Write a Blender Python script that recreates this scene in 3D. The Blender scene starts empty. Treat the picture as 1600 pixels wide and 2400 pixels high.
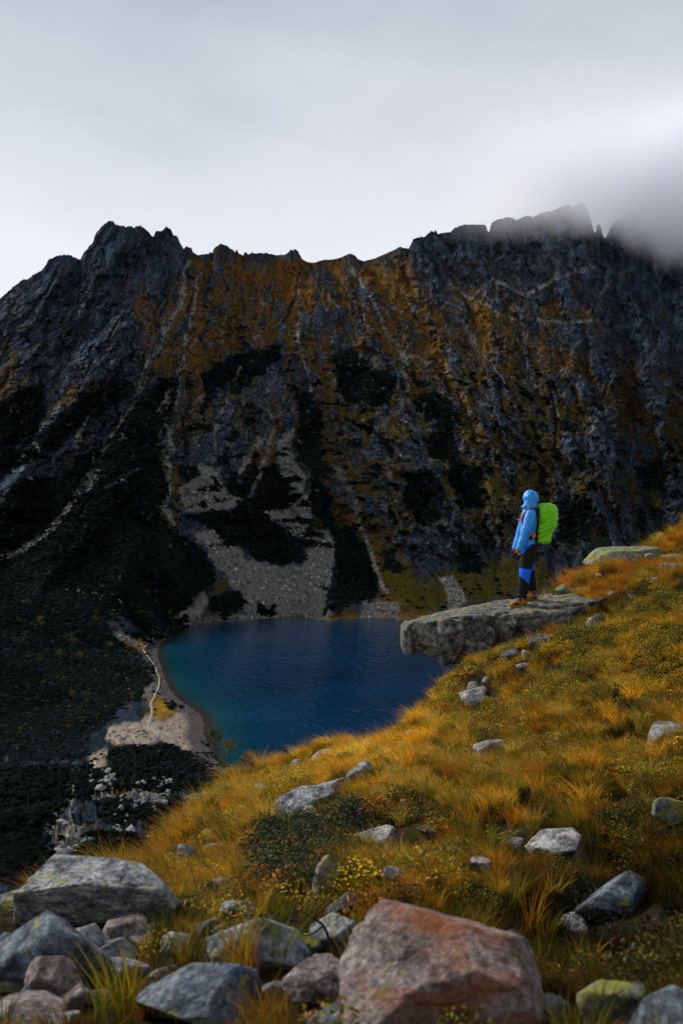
import bpy, bmesh, math, random
import numpy as np
from mathutils import Vector, Matrix

# ------------------------------------------------------------------ camera, sky, sun, exposure
scene = bpy.context.scene
COL = scene.collection
H = 115.0                      # eye height above the lake, metres
F = 2400 * 35.0 / 36.0         # focal length in photograph pixels (35 mm lens, upright frame)

cam_data = bpy.data.cameras.new('camera')
cam_data.sensor_fit = 'VERTICAL'
cam_data.sensor_height = 36.0
cam_data.lens = 35.0
cam_data.clip_start = 0.1
cam_data.clip_end = 20000
cam_data.dof.use_dof = True
cam_data.dof.focus_distance = 17.0
cam_data.dof.aperture_fstop = 3.6
cam = bpy.data.objects.new('camera', cam_data)
cam.location = (0, 0, H)
cam.rotation_euler = (math.radians(90), 0, 0)
COL.objects.link(cam)
scene.camera = cam

SUN_DIR = Vector((-0.66, 0.42, 0.62)).normalized()
SUN_EL = math.asin(SUN_DIR.z)
SUN_AZ = math.atan2(SUN_DIR.x, SUN_DIR.y)
sun_data = bpy.data.lights.new('sun', 'SUN')
sun_data.energy = 1.5
sun_data.angle = math.radians(14)
sun_data.color = (1.0, 0.95, 0.88)
sun = bpy.data.objects.new('sun', sun_data)
sun.rotation_euler = SUN_DIR.to_track_quat('Z', 'Y').to_euler()
COL.objects.link(sun)

vs = scene.view_settings
vs.view_transform = 'Standard'
vs.look = 'None'
vs.exposure = 1.42
vs.gamma = 1.0
vs.use_curve_mapping = False
scene.cycles.use_denoising = True
scene.cycles.max_bounces = 10
scene.cycles.diffuse_bounces = 2
scene.cycles.glossy_bounces = 2
scene.cycles.transmission_bounces = 4
scene.cycles.volume_bounces = 10
scene.cycles.transparent_max_bounces = 6
scene.cycles.volume_step_rate = 1.0

world = bpy.data.worlds.new('World')
scene.world = world
world.use_nodes = True


def N(nt, typ, **kw):
    n = nt.nodes.new(typ)
    for k, v in kw.items():
        if k == 'inputs':
            for i, val in v.items():
                n.inputs[i].default_value = val
        else:
            setattr(n, k, v)
    return n


def ramp(nt, stops, interp='LINEAR'):
    r = nt.nodes.new('ShaderNodeValToRGB')
    r.color_ramp.interpolation = interp
    el = r.color_ramp.elements
    while len(el) < len(stops):
        el.new(0.5)
    for e, (p, c) in zip(el, stops):
        e.position = p
        e.color = tuple(c) + (1,) if len(c) == 3 else c
    return r


def build_world():
    nt = world.node_tree
    nt.nodes.clear()
    L = nt.links.new
    out = N(nt, 'ShaderNodeOutputWorld')
    sky = N(nt, 'ShaderNodeTexSky', sky_type='NISHITA', sun_disc=False)
    sky.sun_elevation = SUN_EL
    sky.sun_rotation = SUN_AZ
    sky.altitude = 1700
    tc = N(nt, 'ShaderNodeTexCoord')
    sep = N(nt, 'ShaderNodeSeparateXYZ')
    L(tc.outputs['Generated'], sep.inputs[0])
    # an overcast deck: soft slow billows, brighter low over the ridge
    mp = N(nt, 'ShaderNodeMapping', inputs={'Scale': (1.0, 1.0, 2.6), 'Location': (7.7, 0.2, 1.1)})
    L(tc.outputs['Generated'], mp.inputs[0])
    n1 = N(nt, 'ShaderNodeTexNoise', inputs={'Scale': 2.2, 'Detail': 3.0, 'Roughness': 0.4, 'Distortion': 0.2})
    n2 = N(nt, 'ShaderNodeTexNoise', inputs={'Scale': 6.5, 'Detail': 5.0, 'Roughness': 0.5, 'Distortion': 0.3})
    L(mp.outputs[0], n1.inputs['Vector'])
    L(mp.outputs[0], n2.inputs['Vector'])
    m1 = N(nt, 'ShaderNodeMath', operation='MULTIPLY_ADD', inputs={1: 0.24, 2: -0.12})
    L(n1.outputs['Fac'], m1.inputs[0])
    m2 = N(nt, 'ShaderNodeMath', operation='MULTIPLY_ADD', inputs={1: 0.07, 2: -0.035})
    L(n2.outputs['Fac'], m2.inputs[0])
    a = N(nt, 'ShaderNodeMath', operation='ADD')
    L(m1.outputs[0], a.inputs[0]); L(m2.outputs[0], a.inputs[1])
    b = N(nt, 'ShaderNodeMath', operation='ADD')
    L(a.outputs[0], b.inputs[0]); L(sep.outputs['Z'], b.inputs[1])
    s = 1.0
    cr = ramp(nt, [(0.0, (0.335, 0.343, 0.354)), (0.27, (0.34, 0.346, 0.354)), (0.36, (0.288, 0.297, 0.31)),
                   (0.46, (0.193, 0.208, 0.234)), (0.60, (0.126, 0.140, 0.166)), (1.0, (0.084, 0.095, 0.117))], 'LINEAR')
    L(b.outputs[0], cr.inputs[0])
    bg1 = N(nt, 'ShaderNodeBackground', inputs={'Strength': 1.0})
    L(cr.outputs[0], bg1.inputs[0])
    bg2 = N(nt, 'ShaderNodeBackground', inputs={'Strength': 0.05})
    L(sky.outputs[0], bg2.inputs[0])
    mix = N(nt, 'ShaderNodeMixShader', inputs={0: 0.10})
    L(bg1.outputs[0], mix.inputs[1]); L(bg2.outputs[0], mix.inputs[2])
    L(mix.outputs[0], out.inputs['Surface'])


build_world()

# ------------------------------------------------------------------ helpers
rng = np.random.default_rng(7)


def px2x(px, d):
    return (px - 800.0) / F * d


def row2z(row, d):
    return H - (row - 1200.0) / F * d


def at(px, row, d):
    return np.array([px2x(px, d), d, row2z(row, d)])


def _hash(ix, iy, iz, seed):
    h = (ix.astype(np.int64) * 374761393 + iy.astype(np.int64) * 668265263 + iz.astype(np.int64) * 2147483647 + seed * 974711) & 0xffffffff
    h = ((h ^ (h >> 13)) * 1274126177) & 0xffffffff
    h = ((h ^ (h >> 16)) * 2246822519) & 0xffffffff
    return ((h ^ (h >> 15)) & 0xffffff) / float(0xffffff)


def vnoise2(x, y, seed=0):
    xi = np.floor(x); yi = np.floor(y)
    fx = x - xi; fy = y - yi
    ux = fx * fx * fx * (fx * (fx * 6 - 15) + 10); uy = fy * fy * fy * (fy * (fy * 6 - 15) + 10)
    z = np.zeros_like(xi)

    def g(ax, ay, dx, dy):
        a = _hash(ax, ay, z, seed) * 6.2831853
        return np.cos(a) * dx + np.sin(a) * dy
    n00 = g(xi, yi, fx, fy); n10 = g(xi + 1, yi, fx - 1, fy)
    n01 = g(xi, yi + 1, fx, fy - 1); n11 = g(xi + 1, yi + 1, fx - 1, fy - 1)
    return 1.45 * ((n00 * (1 - ux) + n10 * ux) * (1 - uy) + (n01 * (1 - ux) + n11 * ux) * uy)


def vnoise3(p, seed=0):
    i = np.floor(p); f = p - i
    u = f * f * (3 - 2 * f)
    r = 0
    for dx in (0, 1):
        for dy in (0, 1):
            for dz in (0, 1):
                w = (u[:, 0] if dx else 1 - u[:, 0]) * (u[:, 1] if dy else 1 - u[:, 1]) * (u[:, 2] if dz else 1 - u[:, 2])
                r = r + w * _hash(i[:, 0] + dx, i[:, 1] + dy, i[:, 2] + dz, seed)
    return r * 2 - 1


def fbm2(x, y, seed=0, octv=4, gain=0.5, lac=2.03):
    r = 0; a = 1.0; t = 0
    for o in range(octv):
        r = r + a * vnoise2(x, y, seed + o * 17)
        t += a; a *= gain
        x = x * lac + 13.7; y = y * lac - 7.1
    return r / t * 1.3


def ridged2(x, y, seed=0, octv=4, gain=0.55, lac=2.1):
    r = 0; a = 1.0; t = 0
    for o in range(octv):
        r = r + a * (1 - np.abs(vnoise2(x, y, seed + o * 31)) * 1.6)
        t += a; a *= gain
        x = x * lac + 5.3; y = y * lac + 9.2
    return r / t


def facet2(u, v, seed=0, jit=.9):
    """fractured facets: every cell is a tilted plane of its own -> height, random value per cell"""
    ui = np.floor(u); vi = np.floor(v)
    bd = np.full(u.shape, 1e9); h = np.zeros(u.shape); rnd = np.zeros(u.shape)
    zz = np.zeros_like(ui)
    for du in (-1, 0, 1):
        for dv in (-1, 0, 1):
            cu = ui + du; cv = vi + dv
            a = _hash(cu, cv, zz, seed); b = _hash(cu, cv, zz + 1, seed)
            px_ = cu + .5 + jit * (a - .5); py_ = cv + .5 + jit * (b - .5)
            d2 = (u - px_) ** 2 + (v - py_) ** 2
            k = d2 < bd
            c = _hash(cu, cv, zz + 2, seed); g = _hash(cu, cv, zz + 3, seed) * 2 - 1; g2 = _hash(cu, cv, zz + 4, seed) * 2 - 1
            h = np.where(k, (c - .5) + .9 * g * (u - px_) + .6 * g2 * (v - py_), h)
            rnd = np.where(k, _hash(cu, cv, zz + 5, seed), rnd)
            bd = np.where(k, d2, bd)
    return h, rnd


def fbm3(p, seed=0, octv=4, gain=0.5):
    r = 0; a = 1.0; t = 0
    for o in range(octv):
        r = r + a * vnoise3(p, seed + o * 11)
        t += a; a *= gain
        p = p * 2.07 + 3.1
    return r / t


def sstep(a, b, x):
    t = np.clip((x - a) / (b - a), 0, 1)
    return t * t * (3 - 2 * t)


def seg_dist(px, py, poly, closed=True):
    n = len(poly)
    best = np.full(px.shape, 1e18)
    for k in range(n if closed else n - 1):
        ax, ay = poly[k]; bx, by = poly[(k + 1) % n]
        vx, vy = bx - ax, by - ay
        l2 = vx * vx + vy * vy + 1e-9
        t = np.clip(((px - ax) * vx + (py - ay) * vy) / l2, 0, 1)
        d2 = (px - ax - t * vx) ** 2 + (py - ay - t * vy) ** 2
        best = np.minimum(best, d2)
    return np.sqrt(best)


def inside(px, py, poly):
    n = len(poly); c = np.zeros(px.shape, bool)
    for k in range(n):
        ax, ay = poly[k]; bx, by = poly[(k + 1) % n]
        if ay == by:
            continue
        cond = ((ay > py) != (by > py)) & (px < (bx - ax) * (py - ay) / (by - ay) + ax)
        c ^= cond
    return c


def sdist(px, py, poly):
    d = seg_dist(px, py, poly)
    return np.where(inside(px, py, poly), d, -d)


def mesh_np(name, verts, faces, mat=None, smooth=True, parent=None, link=True, mats=None, fmat=None):
    """verts (n,3); faces (m,3|4) int array or a list of index tuples -> one mesh object"""
    me = bpy.data.meshes.new(name)
    verts = np.asarray(verts, dtype=np.float32)
    if isinstance(faces, np.ndarray):
        k = faces.shape[1]
        me.vertices.add(len(verts)); me.vertices.foreach_set('co', verts.ravel())
        me.loops.add(faces.size); me.loops.foreach_set('vertex_index', faces.astype(np.int32).ravel())
        me.polygons.add(len(faces))
        me.polygons.foreach_set('loop_start', np.arange(0, faces.size, k, dtype=np.int32))
        me.update(calc_edges=True)
    else:
        me.from_pydata(verts.tolist(), [], faces)
    me.polygons.foreach_set('use_smooth', np.full(len(me.polygons), smooth))
    for m in (mats or ([mat] if mat else [])):
        me.materials.append(m)
    if fmat is not None:
        me.polygons.foreach_set('material_index', np.asarray(fmat, dtype=np.int32))
    me.update()
    o = bpy.data.objects.new(name, me)
    if link:
        COL.objects.link(o)
    if parent is not None:
        o.parent = parent
    return o


def grid_faces(nr, nc):
    i = np.arange(nr - 1)[:, None] * nc + np.arange(nc - 1)[None, :]
    return np.stack([i, i + 1, i + 1 + nc, i + nc], -1).reshape(-1, 4)


def set_color(o, name, rgb, domain='POINT'):
    a = o.data.color_attributes.new(name, 'FLOAT_COLOR', domain)
    c = np.ones((len(rgb), 4), np.float32); c[:, :rgb.shape[1]] = rgb
    a.data.foreach_set('color', c.ravel())


def tag(o, label=None, cat=None, group=None, kind=None):
    if label: o['label'] = label
    if cat: o['category'] = cat
    if group: o['group'] = group
    if kind: o['kind'] = kind
    return o


def empty(name, loc=(0, 0, 0), rz=0.0):
    o = bpy.data.objects.new(name, None)
    o.location = loc; o.rotation_euler = (0, 0, rz)
    o.empty_display_size = 0.2
    COL.objects.link(o)
    return o


def new_mat(name):
    m = bpy.data.materials.new(name)
    m.use_nodes = True
    nt = m.node_tree
    b = nt.nodes['Principled BSDF']
    return m, nt, b


def plain(name, col, rough=0.7, spec=0.3, noise=0.0, scale=20.0, bump=0.0, bscale=60.0, transl=0.0):
    m, nt, b = new_mat(name)
    b.inputs['Roughness'].default_value = rough
    b.inputs['Specular IOR Level'].default_value = spec
    b.inputs['Base Color'].default_value = tuple(col) + (1,)
    tc = N(nt, 'ShaderNodeTexCoord')
    if noise > 0:
        n = N(nt, 'ShaderNodeTexNoise', inputs={'Scale': scale, 'Detail': 5.0})
        nt.links.new(tc.outputs['Object'], n.inputs['Vector'])
        r = ramp(nt, [(0.25, [c * (1 - noise) for c in col]), (0.75, [min(1, c * (1 + noise)) for c in col])])
        nt.links.new(n.outputs['Fac'], r.inputs[0])
        nt.links.new(r.outputs[0], b.inputs['Base Color'])
    if bump > 0:
        n = N(nt, 'ShaderNodeTexNoise', inputs={'Scale': bscale, 'Detail': 4.0})
        nt.links.new(tc.outputs['Object'], n.inputs['Vector'])
        bp = N(nt, 'ShaderNodeBump', inputs={'Strength': 1.0, 'Distance': bump})
        nt.links.new(n.outputs['Fac'], bp.inputs['Height'])
        nt.links.new(bp.outputs[0], b.inputs['Normal'])
    return m


def tinted(name, rough=0.8, spec=0.15, transl=0.0, noise=0.25, nscale=8.0):
    """colour comes from the per-instance attribute 'tint', varied along the blade/leaf"""
    m, nt, b = new_mat(name)
    L = nt.links.new
    b.inputs['Roughness'].default_value = rough
    b.inputs['Specular IOR Level'].default_value = spec
    at_ = N(nt, 'ShaderNodeAttribute', attribute_type='INSTANCER', attribute_name='tint')
    vc = N(nt, 'ShaderNodeAttribute', attribute_type='GEOMETRY', attribute_name='shade')
    mul = N(nt, 'ShaderNodeMix', data_type='RGBA', blend_type='MULTIPLY', inputs={0: 1.0})
    L(at_.outputs['Color'], mul.inputs[6]); L(vc.outputs['Color'], mul.inputs[7])
    L(mul.outputs[2], b.inputs['Base Color'])
    if transl > 0:
        out = nt.nodes['Material Output']
        t = N(nt, 'ShaderNodeBsdfTranslucent')
        L(mul.outputs[2], t.inputs[0])
        mx = N(nt, 'ShaderNodeMixShader', inputs={0: transl})
        L(b.outputs[0], mx.inputs[1]); L(t.outputs[0], mx.inputs[2])
        L(mx.outputs[0], out.inputs['Surface'])
    return m


def scatter(name, pts, rot, scale, tint, idx, protos, kind='stuff', label=None):
    """one object: instances of the prototype meshes on the points (geometry nodes)"""
    n = len(pts)
    me = bpy.data.meshes.new(name)
    me.vertices.add(n); me.vertices.foreach_set('co', np.asarray(pts, np.float32).ravel())
    def attr(nm, typ, arr, key):
        a = me.attributes.new(nm, typ, 'POINT')
        a.data.foreach_set(key, arr.ravel())
    attr('rot', 'FLOAT_VECTOR', np.asarray(rot, np.float32), 'vector')
    attr('scl', 'FLOAT_VECTOR', np.asarray(scale, np.float32), 'vector')
    c = np.ones((n, 4), np.float32); c[:, :3] = tint
    attr('tint', 'FLOAT_COLOR', c, 'color')
    attr('idx', 'INT', np.asarray(idx, np.int32), 'value')
    o = bpy.data.objects.new(name, me)
    COL.objects.link(o)
    ng = bpy.data.node_groups.new(name + '_scatter', 'GeometryNodeTree')
    ng.interface.new_socket('Geometry', in_out='INPUT', socket_type='NodeSocketGeometry')
    ng.interface.new_socket('Geometry', in_out='OUTPUT', socket_type='NodeSocketGeometry')
    L = ng.links.new
    gi = ng.nodes.new('NodeGroupInput'); go = ng.nodes.new('NodeGroupOutput')
    iop = ng.nodes.new('GeometryNodeInstanceOnPoints')
    g2i = ng.nodes.new('GeometryNodeGeometryToInstance')
    for p in protos:
        oi = ng.nodes.new('GeometryNodeObjectInfo')
        oi.inputs['Object'].default_value = p
        oi.inputs['As Instance'].default_value = False
        L(oi.outputs['Geometry'], g2i.inputs[0])
    def na(nm, typ):
        a = ng.nodes.new('GeometryNodeInputNamedAttribute')
        a.data_type = typ
        a.inputs['Name'].default_value = nm
        return a.outputs['Attribute']
    L(gi.outputs[0], iop.inputs['Points'])
    L(g2i.outputs[0], iop.inputs['Instance'])
    iop.inputs['Pick Instance'].default_value = True
    L(na('idx', 'INT'), iop.inputs['Instance Index'])
    L(na('rot', 'FLOAT_VECTOR'), iop.inputs['Rotation'])
    L(na('scl', 'FLOAT_VECTOR'), iop.inputs['Scale'])
    L(iop.outputs[0], go.inputs[0])
    md = o.modifiers.new('scatter', 'NODES')
    md.node_group = ng
    tag(o, label=label, kind=kind)
    return o


# ------------------------------------------------------------------ the lake basin and the mountain wall
SKY = [(-500, 760), (-200, 745), (0, 700), (31, 674), (51, 657), (66, 654), (77, 646), (102, 631), (115, 608), (138, 599), (158, 597),
       (176, 603), (189, 609), (196, 593), (219, 567), (224, 549), (240, 529), (255, 518), (263, 518), (270, 526), (286, 529),
       (298, 532), (309, 529), (314, 536), (321, 529), (337, 533), (352, 547), (358, 557), (367, 542), (380, 541), (390, 532),
       (403, 539), (407, 555), (416, 552), (422, 570), (431, 583), (439, 578), (449, 582), (454, 593), (464, 598), (485, 595),
       (497, 592), (505, 579), (515, 572), (531, 575), (541, 584), (551, 590), (555, 584), (560, 595), (571, 599), (576, 589),
       (582, 598), (587, 592), (602, 594), (620, 593), (630, 595), (648, 598), (668, 597), (681, 587), (694, 584), (698, 590),
       (707, 606), (719, 614), (735, 616), (750, 611), (760, 609), (781, 608), (800, 603), (810, 598), (820, 594), (831, 598),
       (838, 607), (851, 612), (877, 606), (902, 595), (925, 585), (938, 578), (948, 582), (958, 582), (968, 562), (979, 556),
       (994, 556), (1002, 547), (1009, 543), (1022, 542), (1026, 549), (1040, 545), (1055, 544), (1065, 534), (1086, 527),
       (1106, 526), (1127, 527), (1137, 527), (1141, 539), (1145, 546), (1149, 532), (1152, 521), (1167, 514), (1193, 509),
       (1208, 516), (1234, 505), (1249, 509), (1269, 498), (1290, 496), (1310, 486), (1331, 478), (1341, 486), (1351, 481),
       (1361, 474), (1371, 481), (1379, 501), (1384, 514), (1388, 532), (1391, 546), (1395, 546), (1398, 529), (1402, 523), (1407, 530),
       (1408, 540), (1411, 550), (1415, 558), (1420, 556), (1427, 538), (1437, 522), (1455, 512), (1500, 504), (1560, 506), (1600, 497), (2100, 470)]
sk = np.array(SKY, float)


def skyline(px):
    return np.interp(px, sk[:, 0], sk[:, 1])


def far_shore_row(px):
    return np.interp(px, [460, 490, 551, 587, 638, 689, 730, 765, 803, 872, 941, 1100, 1300, 1600, 2200],
                     [1468, 1463, 1455, 1452, 1447, 1444, 1447, 1455, 1449, 1448, 1452, 1452, 1451, 1450, 1448])


# stations: px -> knots 0..7 (distance, height above the lake), then the slope of each step up the wall
def rz(row, d): return (d, row2z(row, d))
ST = [
    (-500, [(24, 93), rz(2030, 80), rz(1900, 150), rz(1810, 230), (430, -14), rz(1745, 560), rz(1600, 680), rz(1480, 800)], [.34, .50, .76, .78, .85, .85]),
    (0,    [(24, 93), rz(2030, 80), rz(1900, 150), rz(1800, 230), (430, -14), rz(1740, 560), rz(1600, 680), rz(1480, 800)], [.34, .50, .76, .78, .85, .85]),
    (150,  [(24, 93), rz(2030, 80), rz(1900, 155), rz(1780, 245), (420, -8), rz(1740, 530), rz(1620, 650), rz(1490, 800)], [.36, .50, .74, .8, .9, .9]),
    (260,  [(24, 93), rz(2030, 80), rz(1890, 160), rz(1760, 255), (430, -3), rz(1738, 485), rz(1650, 590), rz(1515, 790)], [.38, .52, .74, .85, .95, 1.0]),
    (360,  [(24, 93), rz(2030, 80), rz(1890, 165), rz(1747, 265), (430, -2), (478, 4), (590, 2), rz(1510, 835)], [.44, .58, .76, .88, .95, 1.0]),
    (460,  [(24, 93), rz(2040, 85), rz(1890, 170), rz(1754, 275), (440, -2), (475, 1), (700, -3), None], [.52, .66, .8, .9, .95, .95]),
    (560,  [(24, 92), rz(2050, 85), rz(1900, 170), rz(1792, 285), (400, -5), (500, -6), (700, -7), None], [.58, .7, .85, .9, .95, .95]),
    (640,  [(24, 92), (60, 75), (120, 40), (200, 0), (300, -6), (500, -7), (800, -7), None], [.6, .72, .85, .9, .95, .95]),
    (1000, [(24, 92), (60, 75), (120, 40), (200, 0), (300, -6), (500, -7), (800, -7), None], [.62, .76, .88, .92, .95, 1.0]),
    (1250, [(24, 96), (60, 82), (120, 45), (210, 0), (300, -6), (500, -7), (800, -7), None], [.66, .85, .92, .92, .98, 1.1]),
    (1600, [(24, 100), (60, 85), (120, 50), (220, 0), (300, -6), (500, -7), (800, -7), None], [.7, .9, .95, .95, 1.0, 1.1]),
    (2100, [(24, 104), (60, 88), (120, 55), (230, 0), (300, -6), (500, -7), (800, -7), None], [.7, .9, .95, .95, 1.0, 1.1]),
]


def smooth_sky(px):
    k = np.linspace(-60, 60, 25)
    return np.mean([skyline(px + q) for q in k], axis=0)


KD, KZ, KP = [], [], []
for px, kn, sl in ST:
    kn = list(kn)
    if kn[7] is None:
        r = far_shore_row(px); kn[7] = (H * F / (r - 1200.0), 0.0)
    d, z = kn[7]
    top = float(smooth_sky(np.array([px]))[0])
    rows = [1335, 1180, 1000, 830, 0.5 * (830 + top), top]
    for r, s in zip(rows, sl):
        t = (1200.0 - r) / F                     # ray: z = H + t d ; slope: z = z0 + s (d - d0)
        d1 = (H - z + s * d) / (s - t)
        z = H + t * d1; d = d1
        kn.append((d, z))
    KD.append([k[0] for k in kn]); KZ.append([k[1] for k in kn]); KP.append(px)
KD = np.array(KD); KZ = np.array(KZ); KP = np.array(KP, float)

cols = np.concatenate([np.linspace(-420, -30, 60)[:-1], np.arange(-30, 1631, 2.4), np.linspace(1634, 2050, 60)])
NC = len(cols)


def across(K):
    out = np.stack([np.interp(cols, KP, K[:, j]) for j in range(K.shape[1])], 1)
    fine = np.arange(-500, 2101, 5.0)
    ker = np.exp(-0.5 * (np.arange(-24, 25) * 5.0 / 45.0) ** 2); ker /= ker.sum()
    res = []
    for j in range(K.shape[1]):
        v = np.interp(fine, KP, K[:, j])
        vp = np.pad(v, 24, mode='edge')
        res.append(np.interp(cols, fine, np.convolve(vp, ker, 'valid')))
    return np.stack(res, 1)


KDc, KZc = across(KD), across(KZ)
# knot 7 keeps the exact far shore where there is one
m = cols > 470
shd = H * F / (far_shore_row(cols) - 1200.0)
KDc[m, 7] = shd[m]; KZc[m, 7] = 0.0
counts = [12, 46, 52, 14, 16, 40, 50, 62, 66, 78, 74, 52, 52]
tt = []
for j, c in enumerate(counts):
    tt.append(j + np.arange(c) / c)
tt = np.concatenate(tt + [[13.0]])
NR0 = len(tt)
D = np.stack([np.array([np.interp(tt, np.arange(14), KDc[c]) for c in range(NC)])], 0)[0].T     # rows x cols
Z = np.array([np.interp(tt, np.arange(14), KZc[c]) for c in range(NC)]).T


def smooth_rows(A, s):
    k = np.arange(-3 * s, 3 * s + 1); w = np.exp(-0.5 * (k / s) ** 2); w /= w.sum()
    P = np.pad(A, ((3 * s, 3 * s), (0, 0)), mode='reflect', reflect_type='odd')
    return sum(w[i] * P[i:i + A.shape[0]] for i in range(len(k)))


D0 = D.copy()
D = smooth_rows(D, 6); Z = smooth_rows(Z, 6)
PX = np.broadcast_to(cols[None, :], D.shape).copy()
ROW = 1200.0 + (H - Z) / D * F
# pull the top rows onto the traced skyline
teeth = np.where((cols < 460) | ((cols > 480) & (cols < 715)) | (cols > 930), 1.0, .25)
top = skyline(cols)[None, :] + (3.0 * vnoise2(cols / 4.5, cols * 0, 3) - 4.0 * np.clip(vnoise2(cols / 9.0, cols * 0 + 5, 8), 0, 1))[None, :] * teeth * (cols > 0)
rs = ROW[-1][None, :]
w = sstep(rs + 150, rs, ROW)
ROW = ROW + w * (top - rs)
Z = H - (ROW - 1200) / F * D
X = (PX - 800) / F * D
Y = D

# --- cover, traced from the photograph (pixel polygons, edges broken up by noise)
wx = 9 * fbm2(PX / 26, ROW / 26, 50, 5, .7) + 8 * fbm2(PX / 80, ROW / 80, 57, 2); wy = 9 * fbm2(PX / 26, ROW / 26, 70, 5, .7) + 8 * fbm2(PX / 80, ROW / 80, 77, 2)
PW = PX + wx; RW = ROW + wy


def pm(polys, soft=5.0, warp=1.0):
    out = np.zeros(PX.shape)
    A = PX + wx * warp; B = ROW + wy * warp
    for poly in polys:
        p = np.array(poly, float)
        sel = (A > p[:, 0].min() - 30) & (A < p[:, 0].max() + 30) & (B > p[:, 1].min() - 30) & (B < p[:, 1].max() + 30)
        if not sel.any():
            continue
        s = sdist(A[sel], B[sel], poly)
        out[sel] = np.maximum(out[sel], sstep(-soft, soft, s))
    return out


def lm(lines, warp=0.6):
    out = np.zeros(PX.shape)
    A = PX + wx * warp; B = ROW + wy * warp
    for poly, wd in lines:
        p = np.array(poly, float)
        sel = (A > p[:, 0].min() - 30) & (A < p[:, 0].max() + 30) & (B > p[:, 1].min() - 30) & (B < p[:, 1].max() + 30)
        if not sel.any():
            continue
        s = seg_dist(A[sel], B[sel], poly, False)
        out[sel] = np.maximum(out[sel], sstep(wd, wd * 0.25, s))
    return out


PINE = [
    [(0, 1170), (60, 1120), (150, 1110), (200, 1060), (250, 1035), (300, 965), (340, 935), (380, 960), (385, 1010), (380, 1080), (392, 1150),
     (372, 1200), (420, 1255), (470, 1290), (500, 1330), (507, 1380), (480, 1385), (440, 1382), (395, 1392), (445, 1405), (448, 1440), (400, 1470),
     (350, 1465), (270, 1440), (250, 1460), (290, 1505), (325, 1540), (362, 1570), (350, 1605), (330, 1650), (280, 1660), (250, 1690), (215, 1720),
     (200, 1780), (-300, 1800), (-300, 1150)],
    [(60, 905), (100, 892), (104, 960), (80, 1010), (0, 1050), (-200, 1100), (-200, 940), (0, 930)],
    [(100, 1005), (180, 935), (290, 882), (312, 900), (240, 985), (150, 1035), (80, 1085), (0, 1120), (0, 1070)],
    [(360, 905), (412, 882), (405, 960), (390, 1003), (360, 960), (300, 1004), (280, 990)],
    [(470, 875), (520, 842), (600, 822), (655, 802), (652, 842), (600, 884), (540, 905), (480, 935)],
    [(780, 832), (830, 822), (870, 862), (910, 872), (927, 930), (880, 962), (840, 940), (810, 962), (788, 900)],
    [(985, 950), (1020, 905), (1050, 930), (1080, 1000), (1040, 1022), (1000, 990)],
    [(418, 1090), (455, 1088), (462, 1120), (440, 1132), (420, 1120)],
    [(607, 1090), (650, 1088), (665, 1150), (674, 1185), (660, 1195), (615, 1187), (600, 1140)],
    [(530, 1120), (600, 1085), (612, 1100), (595, 1150), (560, 1162), (530, 1150)],
    [(430, 1205), (480, 1195), (540, 1190), (600, 1165), (640, 1225), (690, 1255), (715, 1290), (690, 1300), (640, 1300), (560, 1280), (510, 1250)],
    [(590, 1290), (650, 1285), (715, 1300), (710, 1320), (650, 1322), (600, 1310)],
    [(690, 1000), (740, 1005), (755, 1090), (775, 1170), (800, 1250), (770, 1240), (735, 1190), (735, 1130), (712, 1080), (692, 1040)],
    [(700, 920), (740, 930), (760, 1010), (700, 1010)],
    [(775, 1235), (830, 1235), (852, 1290), (892, 1370), (870, 1400), (800, 1415), (785, 1330)],
    [(760, 1370), (790, 1380), (805, 1420), (760, 1425)],
    [(900, 1285), (925, 1290), (945, 1335), (925, 1350), (905, 1330)],
    [(945, 1105), (1000, 1098), (1040, 1150), (1030, 1215), (980, 1235), (942, 1170)],
    [(1050, 1080), (1120, 1085), (1135, 1190), (1085, 1185), (1060, 1140)],
    [(1000, 1010), (1060, 1020), (1070, 1085), (1010, 1070)],
    [(1070, 1270), (1120, 1275), (1130, 1340), (1080, 1335)],
    [(1320, 1170), (1380, 1160), (1370, 1260), (1310, 1270)],
    [(1490, 1090), (1560, 1080), (1560, 1150), (1500, 1150)],
    [(490, 1400), (560, 1388), (585, 1418), (520, 1440), (488, 1425)], [(605, 1414), (650, 1410), (640, 1434), (610, 1434)],
    [(300, 1480), (340, 1470), (355, 1490), (310, 1500)],
    [(383, 1646), (400, 1644), (434, 1660), (425, 1670), (395, 1662)],
    [(170, 1800), (230, 1772), (330, 1735), (420, 1740), (490, 1745), (570, 1780), (590, 1815), (545, 1845), (480, 1858), (420, 1835), (300, 1825), (200, 1850)],
    [(-300, 1780), (190, 1790), (200, 1850), (140, 1900), (90, 1960), (120, 2060), (450, 2070), (440, 1960), (400, 1930), (340, 1940), (250, 1930), (180, 1950), (130, 2070), (-300, 2080)],
    [(230, 1865), (330, 1885), (420, 1880), (460, 1925), (330, 1925), (240, 1915)],
]
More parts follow.
